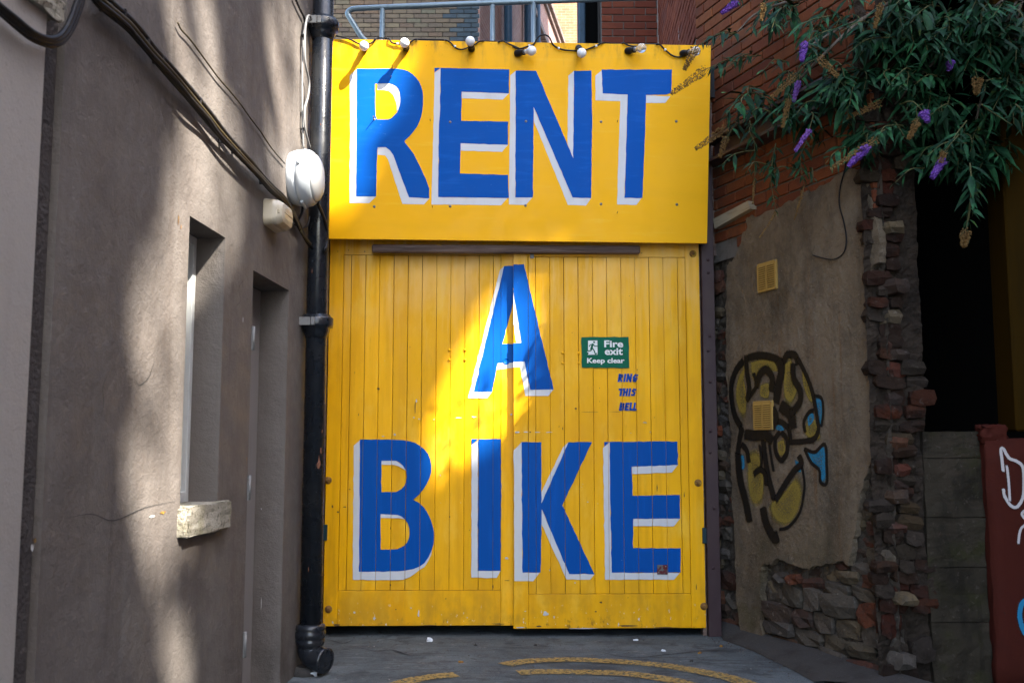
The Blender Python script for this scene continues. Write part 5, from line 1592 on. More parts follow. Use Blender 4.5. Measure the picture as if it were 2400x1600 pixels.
for pts in ([(1403, 258), (1434, 262), (1440, 320), (1432, 392), (1412, 340)], [(1355, 490), (1400, 505), (1445, 475), (1452, 560), (1450, 638), (1430, 640), (1424, 592), (1390, 555)], [(1045, 530), (1075, 520), (1080, 580), (1055, 590)], [(1218, 380), (1250, 385), (1262, 410), (1225, 405)], [(1310, 540), (1335, 560), (1340, 600), (1320, 590)], [(1368, 340), (1395, 325), (1400, 360), (1372, 390)]):
    soft_fill(gra(pts, OG, KG), GO + .0008, mb)
o = mb.build('graffiti', M['spray_blue'], WB, fix=False); o['label'] = 'blue sprayed patches of the graffiti'
mb = MB()
SG_ = [([(1080, 85), (1035, 145), (1016, 220), (1028, 330), (1065, 400)], 26), ([(1090, 78), (1150, 64), (1215, 76), (1250, 95), (1275, 62), (1312, 66), (1325, 110)], 24), ([(1090, 58), (1092, 150), (1100, 220), (1088, 275)], 24), ([(1088, 275), (1112, 240), (1132, 200), (1120, 140)], 16),
       ([(1130, 215), (1150, 150), (1180, 132), (1206, 170), (1200, 235)], 28), ([(1230, 80), (1247, 130), (1235, 200), (1222, 290)], 34), ([(1300, 95), (1303, 170), (1332, 220), (1336, 270), (1312, 310), (1285, 335)], 26),
       ([(1318, 70), (1360, 150), (1392, 230), (1412, 330), (1420, 400), (1400, 445), (1350, 458), (1275, 463)], 17), ([(1332, 5), (1315, 62)], 14), ([(1048, 500), (1058, 620), (1080, 720), (1104, 835)], 36), ([(1070, 390), (1055, 450), (1048, 520)], 28),
       ([(1075, 425), (1130, 432), (1180, 430), (1212, 462)], 34), ([(1165, 420), (1175, 520), (1190, 620), (1220, 735)], 26), ([(1220, 735), (1270, 650), (1312, 590), (1342, 560), (1328, 520)], 22), ([(1118, 612), (1150, 588), (1176, 610), (1180, 665)], 20),
       ([(1163, 755), (1182, 835), (1214, 898), (1238, 892)], 36), ([(1342, 560), (1356, 660), (1336, 780), (1282, 850), (1238, 862)], 10), ([(1245, 412), (1222, 450), (1226, 510), (1250, 545), (1275, 510), (1276, 450), (1246, 414)], 18), ([(1198, 382), (1240, 368), (1280, 398), (1292, 452)], 20),
       ([(1240, 290), (1290, 335), (1302, 405)], 40), ([(1205, 300), (1225, 350), (1205, 400)], 28), ([(1272, 470), (1330, 530)], 18), ([(1062, 470), (1090, 500), (1100, 560)], 22), ([(1350, 490), (1400, 508), (1448, 472), (1456, 560), (1455, 650), (1428, 645), (1422, 590), (1385, 555), (1352, 492)], 11), ([(1400, 248), (1437, 262), (1443, 330), (1434, 395)], 10), ([(1360, 420), (1352, 370), (1378, 325), (1402, 318)], 13), ([(1150, 470), (1160, 540), (1150, 600)], 14), ([(1195, 465), (1205, 540), (1215, 600)], 13)]
for k, (pts, w) in enumerate(SG_):
    ribbon(lambda u, v, kk=len(mb.v): RP_.at(u, v, GO + .0015 + (kk % 97) * 1e-5), gra(pts, OG, KG), w / KG / F * 6.0 * 1.3, mb, 6, soft=True)
o = mb.build('graffiti', M['spray_black'], WB, fix=False); o['label'] = 'black sprayed outlines of the graffiti'

# dark cable hanging on the plaster
pts = [RW.pxw(x * 1.0204, y * 1.0204, .03) for x, y in [(1948, 300), (1942, 380), (1930, 430), (1928, 470), (1938, 510), (1944, 550), (1938, 580), (1918, 595), (1895, 594), (1866, 586)]]
tag(MB().tube(smooth_path(pts, 6), .0045, 6).build('cable', M['cable']), 'thin black cable hooking sideways on the plaster below the butterfly bush', 'cable')

# broken end of the wall facing the lane
e_s1 = EF.px(2172, 1200)[0]
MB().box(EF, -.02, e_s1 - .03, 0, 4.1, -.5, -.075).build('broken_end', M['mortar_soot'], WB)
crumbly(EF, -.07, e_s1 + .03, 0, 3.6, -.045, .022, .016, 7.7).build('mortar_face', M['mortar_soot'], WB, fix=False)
rj2 = random.Random(21)
edge = lambda z: e_s1 + .02 + .03 * math.sin(z * 5.1) + (-.05 if z > 1.55 else 0.02)
z_low = EF.px(2250, 1010)[1]
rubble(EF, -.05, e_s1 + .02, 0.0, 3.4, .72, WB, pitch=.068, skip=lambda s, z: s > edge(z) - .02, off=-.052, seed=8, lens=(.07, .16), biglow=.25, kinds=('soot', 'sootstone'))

# low mossy wall, opening and painted pier
LWs0, LWs1 = e_s1 + .004, EF.px(2330, 1100)[0]
LB = thing('low_wall', 'low mossy block wall under the dark opening', 'wall', EF.at((LWs0 + LWs1) / 2, 0))
zz0 = 0.0
for hgt in (.32, .27, .25, .30, .25):
    if zz0 + hgt > z_low: hgt = z_low - zz0
    if hgt < .05: break
    bm = bmesh.new(); bmesh.ops.create_cube(bm, size=1.0)
    bmesh.ops.subdivide_edges(bm, edges=bm.edges[:], cuts=11, use_grid_fill=True)
    h0 = zz0
    for v in bm.verts:
        c = v.co
        v.co = Vector(((LWs0 + LWs1) / 2 + c.x * (LWs1 - LWs0), -.13 + c.y * .24, h0 + hgt / 2 + c.z * (hgt - .004)))
        if abs(c.x) > .45 or abs(c.z) > .45: v.co.y -= .010
        q3 = v.co * 11
        v.co += Vector((.004 * mnoise.noise(q3), .016 * mnoise.fractal(q3 * .7 + Vector((0, 0, 9)), 1.0, 2.0, 4), .004 * mnoise.noise(q3 + Vector((5, 0, 0)))))
    mb = MB(); mb.add_bm(bm, lambda c: EF.at(c.x, c.z, c.y))
    mb.build('block', M['mossy'], LB)
    zz0 += hgt
PRF = Frame((0, CORN.y - .03, 0), (1, 0, 0), (0, -1, 0))
pr0 = PRF.px(2318, 1200)[0]
ztp = PRF.px(2330, 1030)[1]; ztc = PRF.px(2330, 997)[1]
RP = thing('red_pier', 'dull red painted pier with a white graffiti tag beside the mossy wall', 'pier', PRF.at(pr0 + .3, 0))


def lumpy_box(fr, s0, s1, z0, z1, o0, o1, amp, cuts, seed, bevel=.04):
    rr = random.Random(seed)
    bm = bmesh.new(); bmesh.ops.create_cube(bm, size=1.0)
    bmesh.ops.subdivide_edges(bm, edges=bm.edges[:], cuts=cuts, use_grid_fill=True)
    for v in bm.verts:
        c = v.co
        v.co = Vector(((s0 + s1) / 2 + c.x * (s1 - s0), (o0 + o1) / 2 + c.y * (o1 - o0), (z0 + z1) / 2 + c.z * (z1 - z0))) + Vector((rr.uniform(-amp, amp), rr.uniform(-amp, amp) * .4, rr.uniform(-amp, amp)))
    mb = MB(); mb.add_bm(bm, lambda c: fr.at(c.x, c.z, c.y), True)
    return mb


lumpy_box(PRF, pr0, pr0 + .7, 0, ztp, -.10, 0, .009, 9, 2).build('shaft', M['red_pier'], RP)
lumpy_box(PRF, pr0 - .012, pr0 + .12, ztp - .01, ztc, -.10, -.004, .012, 6, 3).build('coping', M['red_pier'], RP)
mb = MB()
for pts, w in (([(1965, 280), (1955, 190), (1950, 140), (1965, 135), (2000, 190), (2050, 212), (2085, 250), (2091, 350), (2085, 430), (2050, 488), (2010, 480), (1972, 420), (1965, 375)], 11), ([(1985, 230), (1998, 340), (2005, 460)], 9), ([(2110, 500), (2080, 530), (2095, 560), (2110, 570)], 10), ([(2110, 590), (2070, 630), (2055, 720)], 9)):
    ribbon(lambda u, v: PRF.at(u, v, .009), [PRF.px(O8[0] + x / K8, O8[1] + y / K8, .009) for x, y in pts], w / K8 / F * CORN.y * 1.5, mb, 6, soft=True)
o = mb.build('graffiti_tag', M['spray_white'], RP, fix=False)
mb = MB()
ribbon(lambda u, v: PRF.at(u, v, .009), [PRF.px(O8[0] + x / K8, O8[1] + y / K8, .009) for x, y in [(2120, 1050), (2080, 1080), (2065, 1160), (2090, 1250), (2130, 1290)]], 20 / K8 / F * CORN.y * 1.3, mb, 6, soft=True)
mb.build('graffiti_tag', M['spray_blue'], RP, fix=False)
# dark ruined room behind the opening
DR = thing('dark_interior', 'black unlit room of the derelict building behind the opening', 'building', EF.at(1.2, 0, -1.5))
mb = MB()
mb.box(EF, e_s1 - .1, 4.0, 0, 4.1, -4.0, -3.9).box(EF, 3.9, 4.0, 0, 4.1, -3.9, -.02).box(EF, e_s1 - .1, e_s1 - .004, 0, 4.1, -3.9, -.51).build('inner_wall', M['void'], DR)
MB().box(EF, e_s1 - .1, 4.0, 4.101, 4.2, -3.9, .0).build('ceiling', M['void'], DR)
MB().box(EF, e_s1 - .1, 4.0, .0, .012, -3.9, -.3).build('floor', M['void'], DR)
tp = EF.px(2362, 400, .0)[0]
mbp = MB().box(EF, tp, tp + .16, z_low, 4.0, -.25, -.05, .01)
tag(mbp.build('timber_post', M['timber_amber']), 'dark amber timber post at the edge of the black opening', 'post')
rg = random.Random(64)
mb = MB()
for k in range(420):
    if k < 260: p = ground_px(rg.uniform(700, 1950), 1480 + 120 * rg.random() ** 1.2)
    else: p = ap[rg.randrange(len(ap) - 1)].lerp(ap[rg.randrange(1, len(ap))], rg.random()) + Vector((rg.uniform(-.12, .12), rg.uniform(-.1, .1), 0))
    r_ = rg.uniform(.0025, .008)
    v = [mb.vert(p + Vector((r_ * a_ * rg.uniform(.6, 1.3), r_ * b_ * rg.uniform(.6, 1.3), c_ * r_ * .6 + .003))) for a_, b_, c_ in ((1, 0, 0), (-.5, .9, 0), (-.5, -.9, 0), (0, 0, 1))]
    for f in ((0, 1, 3), (1, 2, 3), (2, 0, 3)): mb.face([v[q_] for q_ in f])
go = mb.build('gravel', M['grit'], fix=False); go['kind'] = 'stuff'; go['label'] = 'loose grit scattered on the asphalt'
# brick building lining the other side of the lane
LBF = Frame((2.85, 4.7, 0), (0, -1, 0), (-1, 0, 0))
lane_b = thing('lane_building', 'brick building lining the lane opposite the grey building', 'building', LBF.at(2, 0))
wall_uv(LBF, 0, 6.40, 0, 4.3, 0, 'wall', M['bricktex_red'], lane_b, 1.6)
MB().box(LBF, -.05, 6.40, 4.301, 4.40, -1.65, .05, .01).build('coping', M['stone'], lane_b)
wall_uv(LBF, 6.45, 9.8, 0, 10.0, 0, 'tall_wall', M['bricktex_red'], lane_b, 0.4)  # unseen tall stretch added to keep sun off the near grey wall
back_b = thing('warehouse', 'tall brick warehouse standing behind the lane building', 'building', Vector((7.5, 2, 0)))  # unseen mass added to cut the skylight on the grey wall
WHF = Frame((7.2, 9.0, 0), (0, -1, 0), (-1, 0, 0))
wall_uv(WHF, 0, 17, 0, 10.2, 0, 'wall', M['bricktex_red'], back_b, 1.8)

# ------------------------------------------------------------------ litter
def scrap(x, y, size, m, name, label, cat, seed, h=.02):
    rr = random.Random(seed)
    c = ground_px(x, y)
    bm = bmesh.new(); bmesh.ops.create_icosphere(bm, subdivisions=2, radius=1.0)
    for v in bm.verts:
        k = rr.uniform(.55, 1.15)
        v.co = Vector((v.co.x * size * k, v.co.y * size * .7 * k, max(-.2, v.co.z) * h * k))
    mb = MB(); mb.add_bm(bm, lambda q_: c + Vector(q_) + U3 * (h * .22))
    tag(mb.build(name, m), label, cat)


scrap(1006, 1502, .022, M['paper'], 'paper_scrap', 'crumpled white paper scrap on the asphalt below the gate', 'litter', 1)
scrap(733, 1583, .028, M['paper'], 'paper_scrap', 'crumpled pale paper scrap under the mouth of the downpipe', 'litter', 2)
scrap(1698, 1460, .05, M['foil'], 'foil_scrap', 'crumpled silver foil in the corner behind the steel post', 'litter', 3, .055)
for k, (x, y, c_) in enumerate([(1115, 1512, 'apron'), (1255, 1512, 'apron'), (1490, 1500, 'paper'), (1555, 1525, 'paper'), (1620, 1550, 'apron'), (1640, 1530, 'rust'), (1690, 1515, 'rust'), (1080, 1552, 'rust'), (890, 1484, 'apron')]):
    scrap(x, y, .012 + .006 * rnd.random(), M[c_], 'pebble', ['dark pebble on the asphalt beneath the letter I', 'dark pebble on the asphalt beneath the letter K', 'tiny white paper fleck on the asphalt beneath the E', 'white fleck on the asphalt between the steel post and yellow lines', 'dark pebble beside the yellow line near the apron', 'brown leaf crumb at the edge of the apron', 'brown leaf crumb lying on the apron near the steel post', 'brown crumb beside the start of the yellow lines', 'dark pebble on the asphalt near the gate below the letter B'][k], 'litter', 20 + k, .010)
# tuft of grit along the gate foot
scrap(2188, 1000, .001, M['paper'], 'grit', 'speck', 'litter', 55, .001) if False else None

# ------------------------------------------------------------------ butterfly bush
rb = random.Random(42)
BB = thing('butterfly_bush', 'butterfly bush with violet flowers and dry seed heads hanging over the wall', 'shrub', at_depth(2250, -60, 5.3))
KB, OB = 2.614, (1600, 0)


def leaf_mesh(seed, bend):
    """lance-shaped leaf along +x, unit length, folded on its midrib"""
    rr = random.Random(seed)
    rows = []
    mb = MB()
    wk = rr.uniform(.62, .95)
    prof = [(x_, w_ * wk) for x_, w_ in [(0, .012), (.12, .055), (.32, .125), (.52, .12), (.74, .07), (.9, .03), (1.0, .003)]]
    for x, w in prof:
        zc = -bend * x * x
        tw = rr.uniform(-.015, .015)
        rows.append([mb.vert((x, -w, zc + w * .35 + tw)), mb.vert((x, 0, zc)), mb.vert((x, w, zc + w * .35 - tw))])
    for i in range(len(rows) - 1):
        for k in range(2):
            mb.face((rows[i][k], rows[i + 1][k], rows[i + 1][k + 1], rows[i][k + 1]), True)
    return mb


LEAFMB = [leaf_mesh(k, (.05, .16, .28, .42, .10, .34)[k]) for k in range(6)]
LEAFME = []
for k, lm in enumerate(LEAFMB):
    me = lm.mesh('leaf'); me.materials.append(M['leaf']); LEAFME.append(me)
leaves = []      # (matrix, variant)


def add_leaf(p, d, up, ln):
    x = d.normalized()
    y = up.cross(x)
    if y.length < 1e-3: y = x.orthogonal()
    y.normalize(); z = x.cross(y)
    m = Matrix((x * ln, y * ln, z * ln)).transposed().to_4x4()
    m.translation = p
    leaves.append((m, rb.randrange(6)))


def twig(B, T, sag, r0=.004, leaf_len=.14, step=.05, start=.12, end=1.0, parent=None):
    B, T = Vector(B), Vector(T)
    mid = B.lerp(T, .55) + U3 * sag + Vector((rb.uniform(-.03, .03), rb.uniform(-.03, .03), 0))
    path = smooth_path([B, mid, T], 7)
    MB().tube(path, [r0 * (1 - .7 * i / (len(path) - 1)) for i in range(len(path))], 5).build('twig', M['twig'], BB)
    L_ = sum((path[i + 1] - path[i]).length for i in range(len(path) - 1))
    n = max(2, int(L_ / step))
    ph = rb.uniform(0, math.pi)
    for k in range(n):
        f = start + (end - start) * k / (n - 1) if n > 1 else .5
        x = f * (len(path) - 1); i = min(int(x), len(path) - 2)
        p = path[i].lerp(path[i + 1], x - i)
        t = (path[i + 1] - path[i]).normalized()
        u = t.cross(U3)
        if u.length < .1: u = Vector((1, 0, 0))
        u.normalize(); w = u.cross(t)
        a_ = ph + (k % 2) * math.pi / 2 + rb.uniform(-.35, .35)
        side = u * math.cos(a_) + w * math.sin(a_) * .6
        fl = (.65 + .5 * math.sin(math.pi * min(1, f * 1.05))) * (1 - .35 * f)
        for sg in (1, -1):
            d = t * rb.uniform(.35, .75) + side * sg * rb.uniform(.7, 1.0) + Vector((0, -.15, -rb.uniform(.1, .5)))
            add_leaf(p, d, (U3 + Vector((rb.uniform(-.4, .4), -.5, 0))).normalized(), leaf_len * fl * rb.uniform(.55, 1.2))
    return path


def head(A, B, r, kind, parent, n=150):
    """dense panicle from A (stalk) to B (tip): many tiny florets or capsules"""
    A, B = Vector(A), Vector(B)
    ax = (B - A); L_ = ax.length; ax.normalize()
    u = ax.orthogonal().normalized(); w = ax.cross(u)
    mb = MB()
    mb.tube([A, B], [.003, .001], 4)
    for k in range(n):
        f = rb.random() ** .9
        rad = r * (1 - .65 * f) * (.55 + .65 * rb.random())
        a_ = rb.uniform(0, 2 * math.pi)
        dirv = u * math.cos(a_) + w * math.sin(a_)
        c = A + ax * (f * L_) + dirv * rad
        s = (.0052 if kind != 'seed' else .0042) * rb.uniform(.75, 1.3)
        if kind == 'seed':
            d1 = (dirv + ax * .5).normalized(); e1 = d1.orthogonal().normalized(); e2 = d1.cross(e1)
            v = [mb.vert(c + d1 * s * 1.5), mb.vert(c - d1 * s), mb.vert(c + e1 * s * .7), mb.vert(c - e1 * s * .7), mb.vert(c + e2 * s * .7), mb.vert(c - e2 * s * .7)]
            for f3 in ((0, 2, 4), (0, 4, 3), (0, 3, 5), (0, 5, 2), (1, 4, 2), (1, 3, 4), (1, 5, 3), (1, 2, 5)): mb.face([v[q_] for q_ in f3])
        else:
            d1 = (dirv + Vector((rb.uniform(-.4, .4), rb.uniform(-.4, .4), rb.uniform(-.4, .4)))).normalized()
            e1 = d1.orthogonal().normalized(); e2 = d1.cross(e1)
            for q_ in range(4):
                an = q_ * math.pi / 2 + .3
                p1 = e1 * math.cos(an) + e2 * math.sin(an); p2 = e1 * math.cos(an + 1.2) + e2 * math.sin(an + 1.2)
                mb.face([mb.vert(c), mb.vert(c + p1 * s * 1.3 + d1 * s * .4), mb.vert(c + p2 * s * 1.3 + d1 * s * .4)])
    nm = {'seed': 'seed_head', 'flower': 'flower_spike', 'dim': 'flower_spike'}[kind]
    return mb.build(nm, M[{'seed': 'seed', 'flower': 'flower', 'dim': 'flower_dim'}[kind]], BB, fix=False)


def bz(x, y, dep): return at_depth(OB[0] + x / KB, OB[1] + y / KB, dep)
# (stalk px, tip px, radius px, kind, twig base px, depth)
heads = [((745, 272), (730, 372), 30, 'flower', (930, 180), 4.9), ((1478, 690), (1500, 745), 38, 'flower', (1330, 640), 4.75), ((1592, 985), (1528, 1090), 33, 'flower', (1740, 740), 4.7),
         ((1130, 900), (1015, 1020), 34, 'flower', (1330, 780), 4.8), ((1195, 850), (905, 1035), 24, 'seed', (1350, 770), 4.8), ((1640, 385), (1632, 425), 28, 'flower', (1720, 260), 4.9),
         ((775, 800), (690, 925), 18, 'dim', (790, 690), 5.0), ((330, 15), (240, 80), 30, 'flower', (480, -50), 5.6), ((710, 500), (680, 620), 24, 'dim', (760, 420), 5.2),
         ((140, 425), (-70, 575), 30, 'seed', (480, 340), 5.9), ((80, 290), (10, 430), 28, 'seed', (330, 210), 6.0), ((290, 765), (80, 912), 30, 'seed', (480, 680), 5.75), ((268, 840), (228, 965), 22, 'seed', (330, 740), 5.7),
         ((700, 455), (542, 600), 24, 'seed', (860, 350), 5.0), ((830, 352), (950, 470), 24, 'seed', (760, 260), 4.9), ((1212, 630), (1005, 722), 24, 'seed', (1400, 520), 5.0), ((650, 610), (612, 780), 18, 'seed', (720, 480), 5.15),
         ((1440, 738), (1385, 850), 24, 'seed', (1470, 640), 4.75), ((1808, 480), (1800, 575), 32, 'seed', (1830, 330), 4.9), ((1735, 1415), (1722, 1510), 32, 'seed', (1770, 1080), 4.6), ((1218, 20), (1175, 175), 20, 'seed', (1290, -90), 4.8),
         ((745, 1140), (685, 1350), 10, 'seed', (760, 860), 5.35), ((1600, 930), (1580, 1000), 20, 'seed', (1700, 820), 4.7), ((570, 1300), (470, 1460), 7, 'seed', (570, 880), 5.45), ((440, 1100), (430, 1250), 8, 'seed', (410, 740), 5.6), ((500, 20), (480, 130), 18, 'seed', (560, -60), 5.3)]
for A, B, r, kind, base_px, dep in heads:
    rr = r / KB / F * dep * (1.0 if kind == 'seed' else .78)
    pa, pb = bz(*A, dep), bz(*B, dep - .02)
    head(pa, pb, rr, kind, BB, 330 if r > 25 else 230 if r > 15 else 90)
    twig(bz(*base_px, dep + .12), pa, .03, .0045, .12, .045, .05, .97)
# leafy hanging shoots (close-up pixels: base -> tip, depth)
shoots = [((1760, 1000), (1740, 1430), 4.62), ((1830, 640), (2010, 760), 4.7), ((1480, 1030), (1300, 1120), 4.7), ((1740, 880), (1500, 950), 4.75), ((1400, 430), (1280, 500), 4.9), ((1560, 470), (1420, 520), 4.85),
          ((1160, 150), (960, 200), 4.9), ((1300, 230), (1010, 330), 4.9), ((900, 100), (670, 190), 5.0), ((640, 380), (500, 430), 5.3), ((1000, 900), (870, 1010), 4.9), ((780, 1050), (800, 1090), 5.1), ((520, 1010), (400, 1040), 5.4),
          ((430, 760), (445, 880), 5.55), ((460, 920), (240, 1010), 5.5), ((330, 210), (150, 250), 5.9), ((1800, 120), (1600, 270), 4.9), ((1950, 480), (1850, 560), 4.8), ((2040, 640), (2080, 790), 4.7), ((1640, 640), (1500, 720), 4.8),
          ((700, 1040), (560, 1060), 5.2), ((1090, 540), (980, 640), 5.0), ((880, 620), (700, 700), 5.1), ((560, 700), (420, 690), 5.4), ((650, 780), (520, 800), 5.3), ((2050, 60), (2085, 200), 4.6), ((420, 330), (260, 420), 5.7), ((340, 380), (170, 420), 5.85)]
for A, B, dep in shoots:
    twig(bz(*A, dep + .10), bz(*B, dep), .03, .0045, .15, .05, .05, 1.0)
# denser growth behind
dens = [((600, 60), 90), ((900, 250), 150), ((1000, 500), 150), ((1300, 300), 190), ((1600, 250), 190), ((1900, 250), 190), ((1500, 600), 170), ((1800, 750), 170), ((750, 650), 110), ((1150, 800), 120), ((1250, 60), 200), ((1750, 30), 200), ((2050, 500), 160), ((620, 480), 90), ((1850, 950), 90), ((1650, 880), 90), ((480, 560), 70), ((2050, 150), 160), ((800, 60), 130), ((1500, 60), 180)]
for (cx, cy), rad in dens:
    for k in range(5 if cx < 1000 else 17):
        x, y = cx + rb.gauss(0, rad * .6), cy + rb.gauss(0, rad * .5)
        dep = rb.uniform(4.95, 5.25) + (.35 if cx < 1000 else 0) + (.15 if cx < 700 else 0)
        dx, dy = rb.uniform(-150, 90), rb.uniform(30, 170)
        twig(bz(x, y, dep + .1), bz(x + dx, y + dy, dep - rb.uniform(0, .15)), .03, .0045, .185, .05, .0, 1.0)
for px, py, dx, dz in ((965, 1000, -.10, -.22), (1010, 1045, .05, -.25), (950, 1110, -.14, -.16), (1040, 970, -.16, -.14), (1085, 925, .02, -.2), (1000, 1130, .10, -.18)):  # unseen shoots added in the sunbeam to dapple the gate, stem below too
    p = GT.pxw(px * 1.0204, py * 1.0204) + SUN * 4.7
    twig(p + Vector((.05, .05, .16)), p + Vector((dx, .02, dz)), .03, .004, .13, .06, .1, 1.0)
MB().tube(smooth_path([bz(2250, -260, 5.3), GT.pxw(1150, 1000) + SUN * 4.7 + Vector((0.3, 0, .2)), GT.pxw(1020, 1050) + SUN * 4.7], 6), [.014 - .0008 * i for i in range(13)], 7).build('stem', M['bark'], BB)
# woody stems from the wall head
for pts in ([(2250, -250), (1900, 60), (1500, 420), (1300, 640)], [(2250, -250), (2000, 100), (1830, 600), (1760, 1000)], [(2200, -260), (1500, -40), (1000, 160), (700, 330)], [(2250, -260), (2060, 60), (2040, 500)], [(2200, -260), (1300, 0), (800, 400), (620, 640)], [(2100, -260), (1000, -60), (500, 60), (330, 200)]):
    n = len(pts)
    MB().tube(smooth_path([bz(x, y, 5.3 if k == 0 else (5.1 + (.5 if x < 700 else 0))) for k, (x, y) in enumerate(pts)], 6), [.014 - .010 * i / ((n - 1) * 6) for i in range((n - 1) * 6 + 1)], 7).build('stem', M['bark'], BB)
# the 300 leaves that show largest are parts, the rest one mass
cmw = cam.matrix_world if False else None


def showing(mv):
    c = mv[0] @ Vector((.5, 0, 0)) - EYE
    dep = c.y * math.cos(TILT) + c.z * math.sin(TILT)
    if dep < .2: return -1
    x = c.x / dep * F + 1200; y = 800 - (c.z * math.cos(TILT) - c.y * math.sin(TILT)) / dep * F
    if not (0 < x < 2400 and 0 < y < 1600): return -1
    return mv[0].to_scale().x / dep + (5.4 - dep) * .03


leaves.sort(key=showing, reverse=True)
for mv, k in leaves[:300]:
    o = bpy.data.objects.new('leaf', LEAFME[k]); col.objects.link(o)
    o.matrix_basis = mv
    set_parent(o, BB)
mb = MB()
for mv, k in leaves[300:]:
    b0_ = len(mb.v)
    for v in LEAFMB[k].v: mb.v.append(tuple(mv @ Vector(v)))
    for f in LEAFMB[k].f: mb.f.append(tuple(b0_ + q_ for q_ in f)); mb.sm.append(True)
fo_l = mb.build('foliage', M['leaf'], BB, fix=False); fo_l['kind'] = 'stuff'
print('leaves', len(leaves))

# ------------------------------------------------------------------ unseen tree added to block the sun, its crown carved for light patches
e1 = SUN.cross(U3).normalized(); e2 = e1.cross(SUN).normalized()


def uv_of(p): return (p.dot(e1), p.dot(e2))


gaps = []


def gap(fr, off, pts, soft=.0): gaps.append([uv_of(fr.pxw(x, y, off)) for x, y in pts])


gap(LW, 0, [(365, -60), (522, -60), (512, 100), (515, 200), (552, 300), (575, 450), (565, 575), (452, 650), (448, 1180), (440, 1290), (400, 1345), (345, 1330), (300, 1240), (283, 1050), (290, 850), (325, 680), (390, 560), (418, 420), (415, 300), (398, 150)])
gap(LW, 0, [(624, -40), (690, -20), (722, 90), (732, 430), (700, 515), (650, 480), (622, 360), (624, 150)])
gap(LW, 0, [(300, 1460), (342, 1440), (352, 1640), (262, 1640)])
gap(LW, 0, [(380, 1480), (432, 1450), (456, 1640), (358, 1640)])
gap(LW, 0, [(438, 1290), (480, 1280), (480, 1365), (455, 1365)])
gap(GT, SO, [(700, 60), (985, 60), (960, 180), (930, 250), (890, 330), (850, 420), (815, 500), (700, 545)])
k_ = 1.0204
gap(GT, 0, [(x * k_, y * k_) for x, y in [(1120, 664), (1195, 664), (1232, 730), (1212, 800), (1190, 900), (1172, 975), (1130, 1020), (1070, 1035), (1035, 1095), (1020, 1190), (955, 1205), (900, 1135), (925, 1070), (865, 1010), (930, 940), (1010, 885), (1062, 790), (1092, 715)]])
gap(GT, OFR, [(x * k_, y * k_) for x, y in [(1440, 850), (1472, 870), (1497, 940), (1502, 1005), (1482, 1005), (1462, 950), (1438, 880)]])
gap(GT, OFR, [(x * k_, y * k_) for x, y in [(1560, 710), (1610, 775), (1610, 840), (1560, 775)]])


def gap_dist(u, v):
    """signed distance to the openings between the boughs, negative inside"""
    best = 9.0
    for g in gaps:
        d = 9.0
        for i in range(len(g)):
            (x1, y1), (x2, y2) = g[i - 1], g[i]
            dx, dy = x2 - x1, y2 - y1
            t = max(0.0, min(1.0, ((u - x1) * dx + (v - y1) * dy) / (dx * dx + dy * dy + 1e-12)))
            d = min(d, math.hypot(u - x1 - t * dx, v - y1 - t * dy))
        if inside((u, v), g): d = -d
        best = min(best, d)
    return best


def in_gap(u, v):
    d = gap_dist(u, v)
    if d > .06: return False
    if d < -.03: return rt.random() > .03
    return rt.random() < .95 - (d + .03) / .09 * .8


# what has to stand in shade: the visible faces, in the sun's own plane
cover = []
for fr, off, pts in ((LW, 0, [(0, -60), (735, -60), (735, 1600), (0, 1620)]), (GT, 0, [(760, 60), (1670, 60), (1670, 1480), (740, 1480)]), (RW, 0, [(1640, -60), (2030, -60), (2000, 1600), (1700, 1500)]), (EF, 0, [(1990, -60), (2420, -60), (2420, 1620), (1980, 1600)])):
    cover += [uv_of(fr.pxw(x, y, off)) for x, y in pts]
cover += [uv_of(ground_px(600, 1620)), uv_of(ground_px(2420, 1620)), uv_of(at_depth(1673, 0, 7)), uv_of(at_depth(780, -90, 7.7)), uv_of(at_depth(1700, -90, 7.7)), uv_of(at_depth(1400, -30, 9.7)), uv_of(at_depth(2300, -40, 4.7)), uv_of(at_depth(2400, 700, 4.6))]
u0, u1 = min(c[0] for c in cover) - .25, max(c[0] for c in cover) + .25
v0, v1 = min(c[1] for c in cover) - .25, max(c[1] for c in cover) + .25
rt = random.Random(77)
mb = MB()
CELL = .085
nu, nv = int((u1 - u0) / CELL), int((v1 - v0) / CELL)
cnt = 0
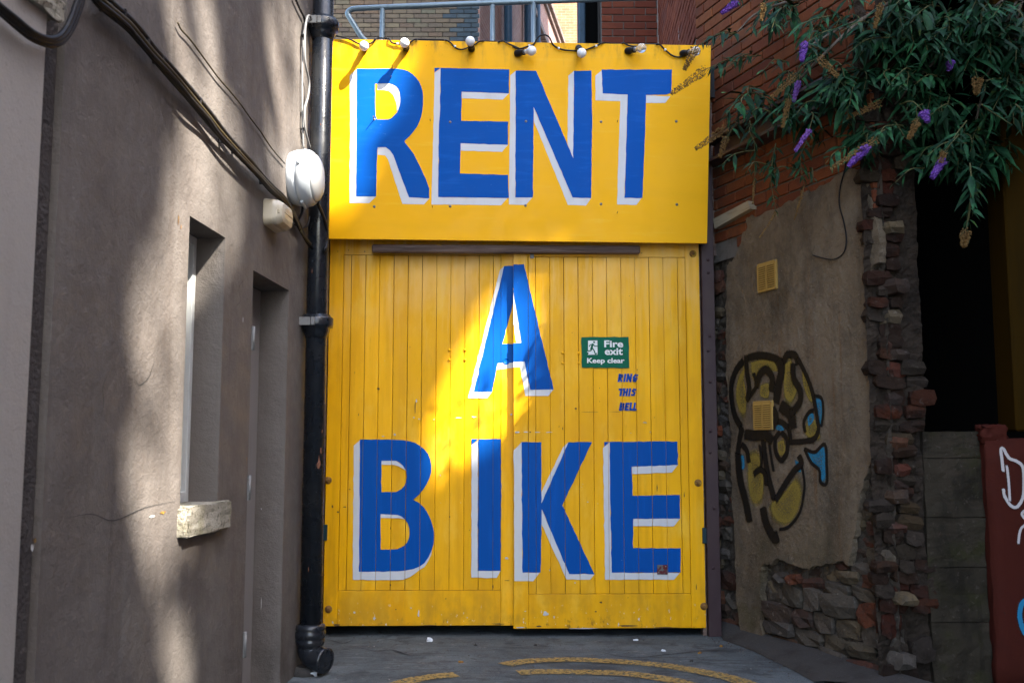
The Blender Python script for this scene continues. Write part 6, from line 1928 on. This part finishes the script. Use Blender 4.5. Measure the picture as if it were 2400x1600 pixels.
for layer in range(2):
    for i in range(nu):
        for j in range(nv):
            u = u0 + (i + rt.random()) * CELL if layer else u0 + (i + .5 + rt.uniform(-.25, .25)) * CELL
            v = v0 + (j + rt.random()) * CELL if layer else v0 + (j + .5 + rt.uniform(-.25, .25)) * CELL
            if in_gap(u, v): continue
            p = e1 * u + e2 * v
            # distance along the sunbeam: a crown some 3 m thick, clear of the lane
            base_t = 19.0
            t = base_t + rt.uniform(-1.2, 1.6) + .6 * math.sin(u * 2.1) * math.cos(v * 1.7)
            # p has no component along SUN; receivers sit near SUN-coordinate of (0,5.5,1.8)
            c = p + SUN * (Vector((0, 5.5, 1.8)).dot(SUN) + t)
            tl = Vector((rt.uniform(-.45, .45), rt.uniform(-.45, .45), rt.uniform(-.45, .45)))
            nrm = (SUN + tl).normalized()
            a1 = nrm.orthogonal().normalized(); ang = rt.uniform(0, 6.28)
            x = a1 * math.cos(ang) + nrm.cross(a1) * math.sin(ang); y = nrm.cross(x)
            L_, W_ = .105, .07
            mb.face([mb.vert(c - x * L_), mb.vert(c - x * .3 * L_ + y * W_), mb.vert(c + x * .45 * L_ + y * W_ * .9), mb.vert(c + x * L_), mb.vert(c + x * .45 * L_ - y * W_ * .9), mb.vert(c - x * .3 * L_ - y * W_)])
            cnt += 1
cc = e1 * ((u0 + u1) / 2) + e2 * ((v0 + v1) / 2) + SUN * (Vector((0, 5.5, 1.8)).dot(SUN) + 18.6)
TR = thing('shade_tree', 'tall broad tree across the lane shading the gate', 'tree', Vector((cc.x + 1.2, cc.y - .6, 0)))
mb.build('crown', M['leaf_tree'], TR, fix=False)['kind'] = 'stuff'
tb_ = Vector((cc.x + 1.2, cc.y - .6, 0))
MB().tube(smooth_path([tb_, tb_ + Vector((.1, 0, 5)), tb_ + Vector((-.1, .1, 10)), cc + SUN * 1.0], 5), [.32 - .014 * i for i in range(16)], 12).build('trunk', M['bark'], TR)
print('tree leaves', cnt, 'crown centre', cc, u1 - u0, v1 - v0)
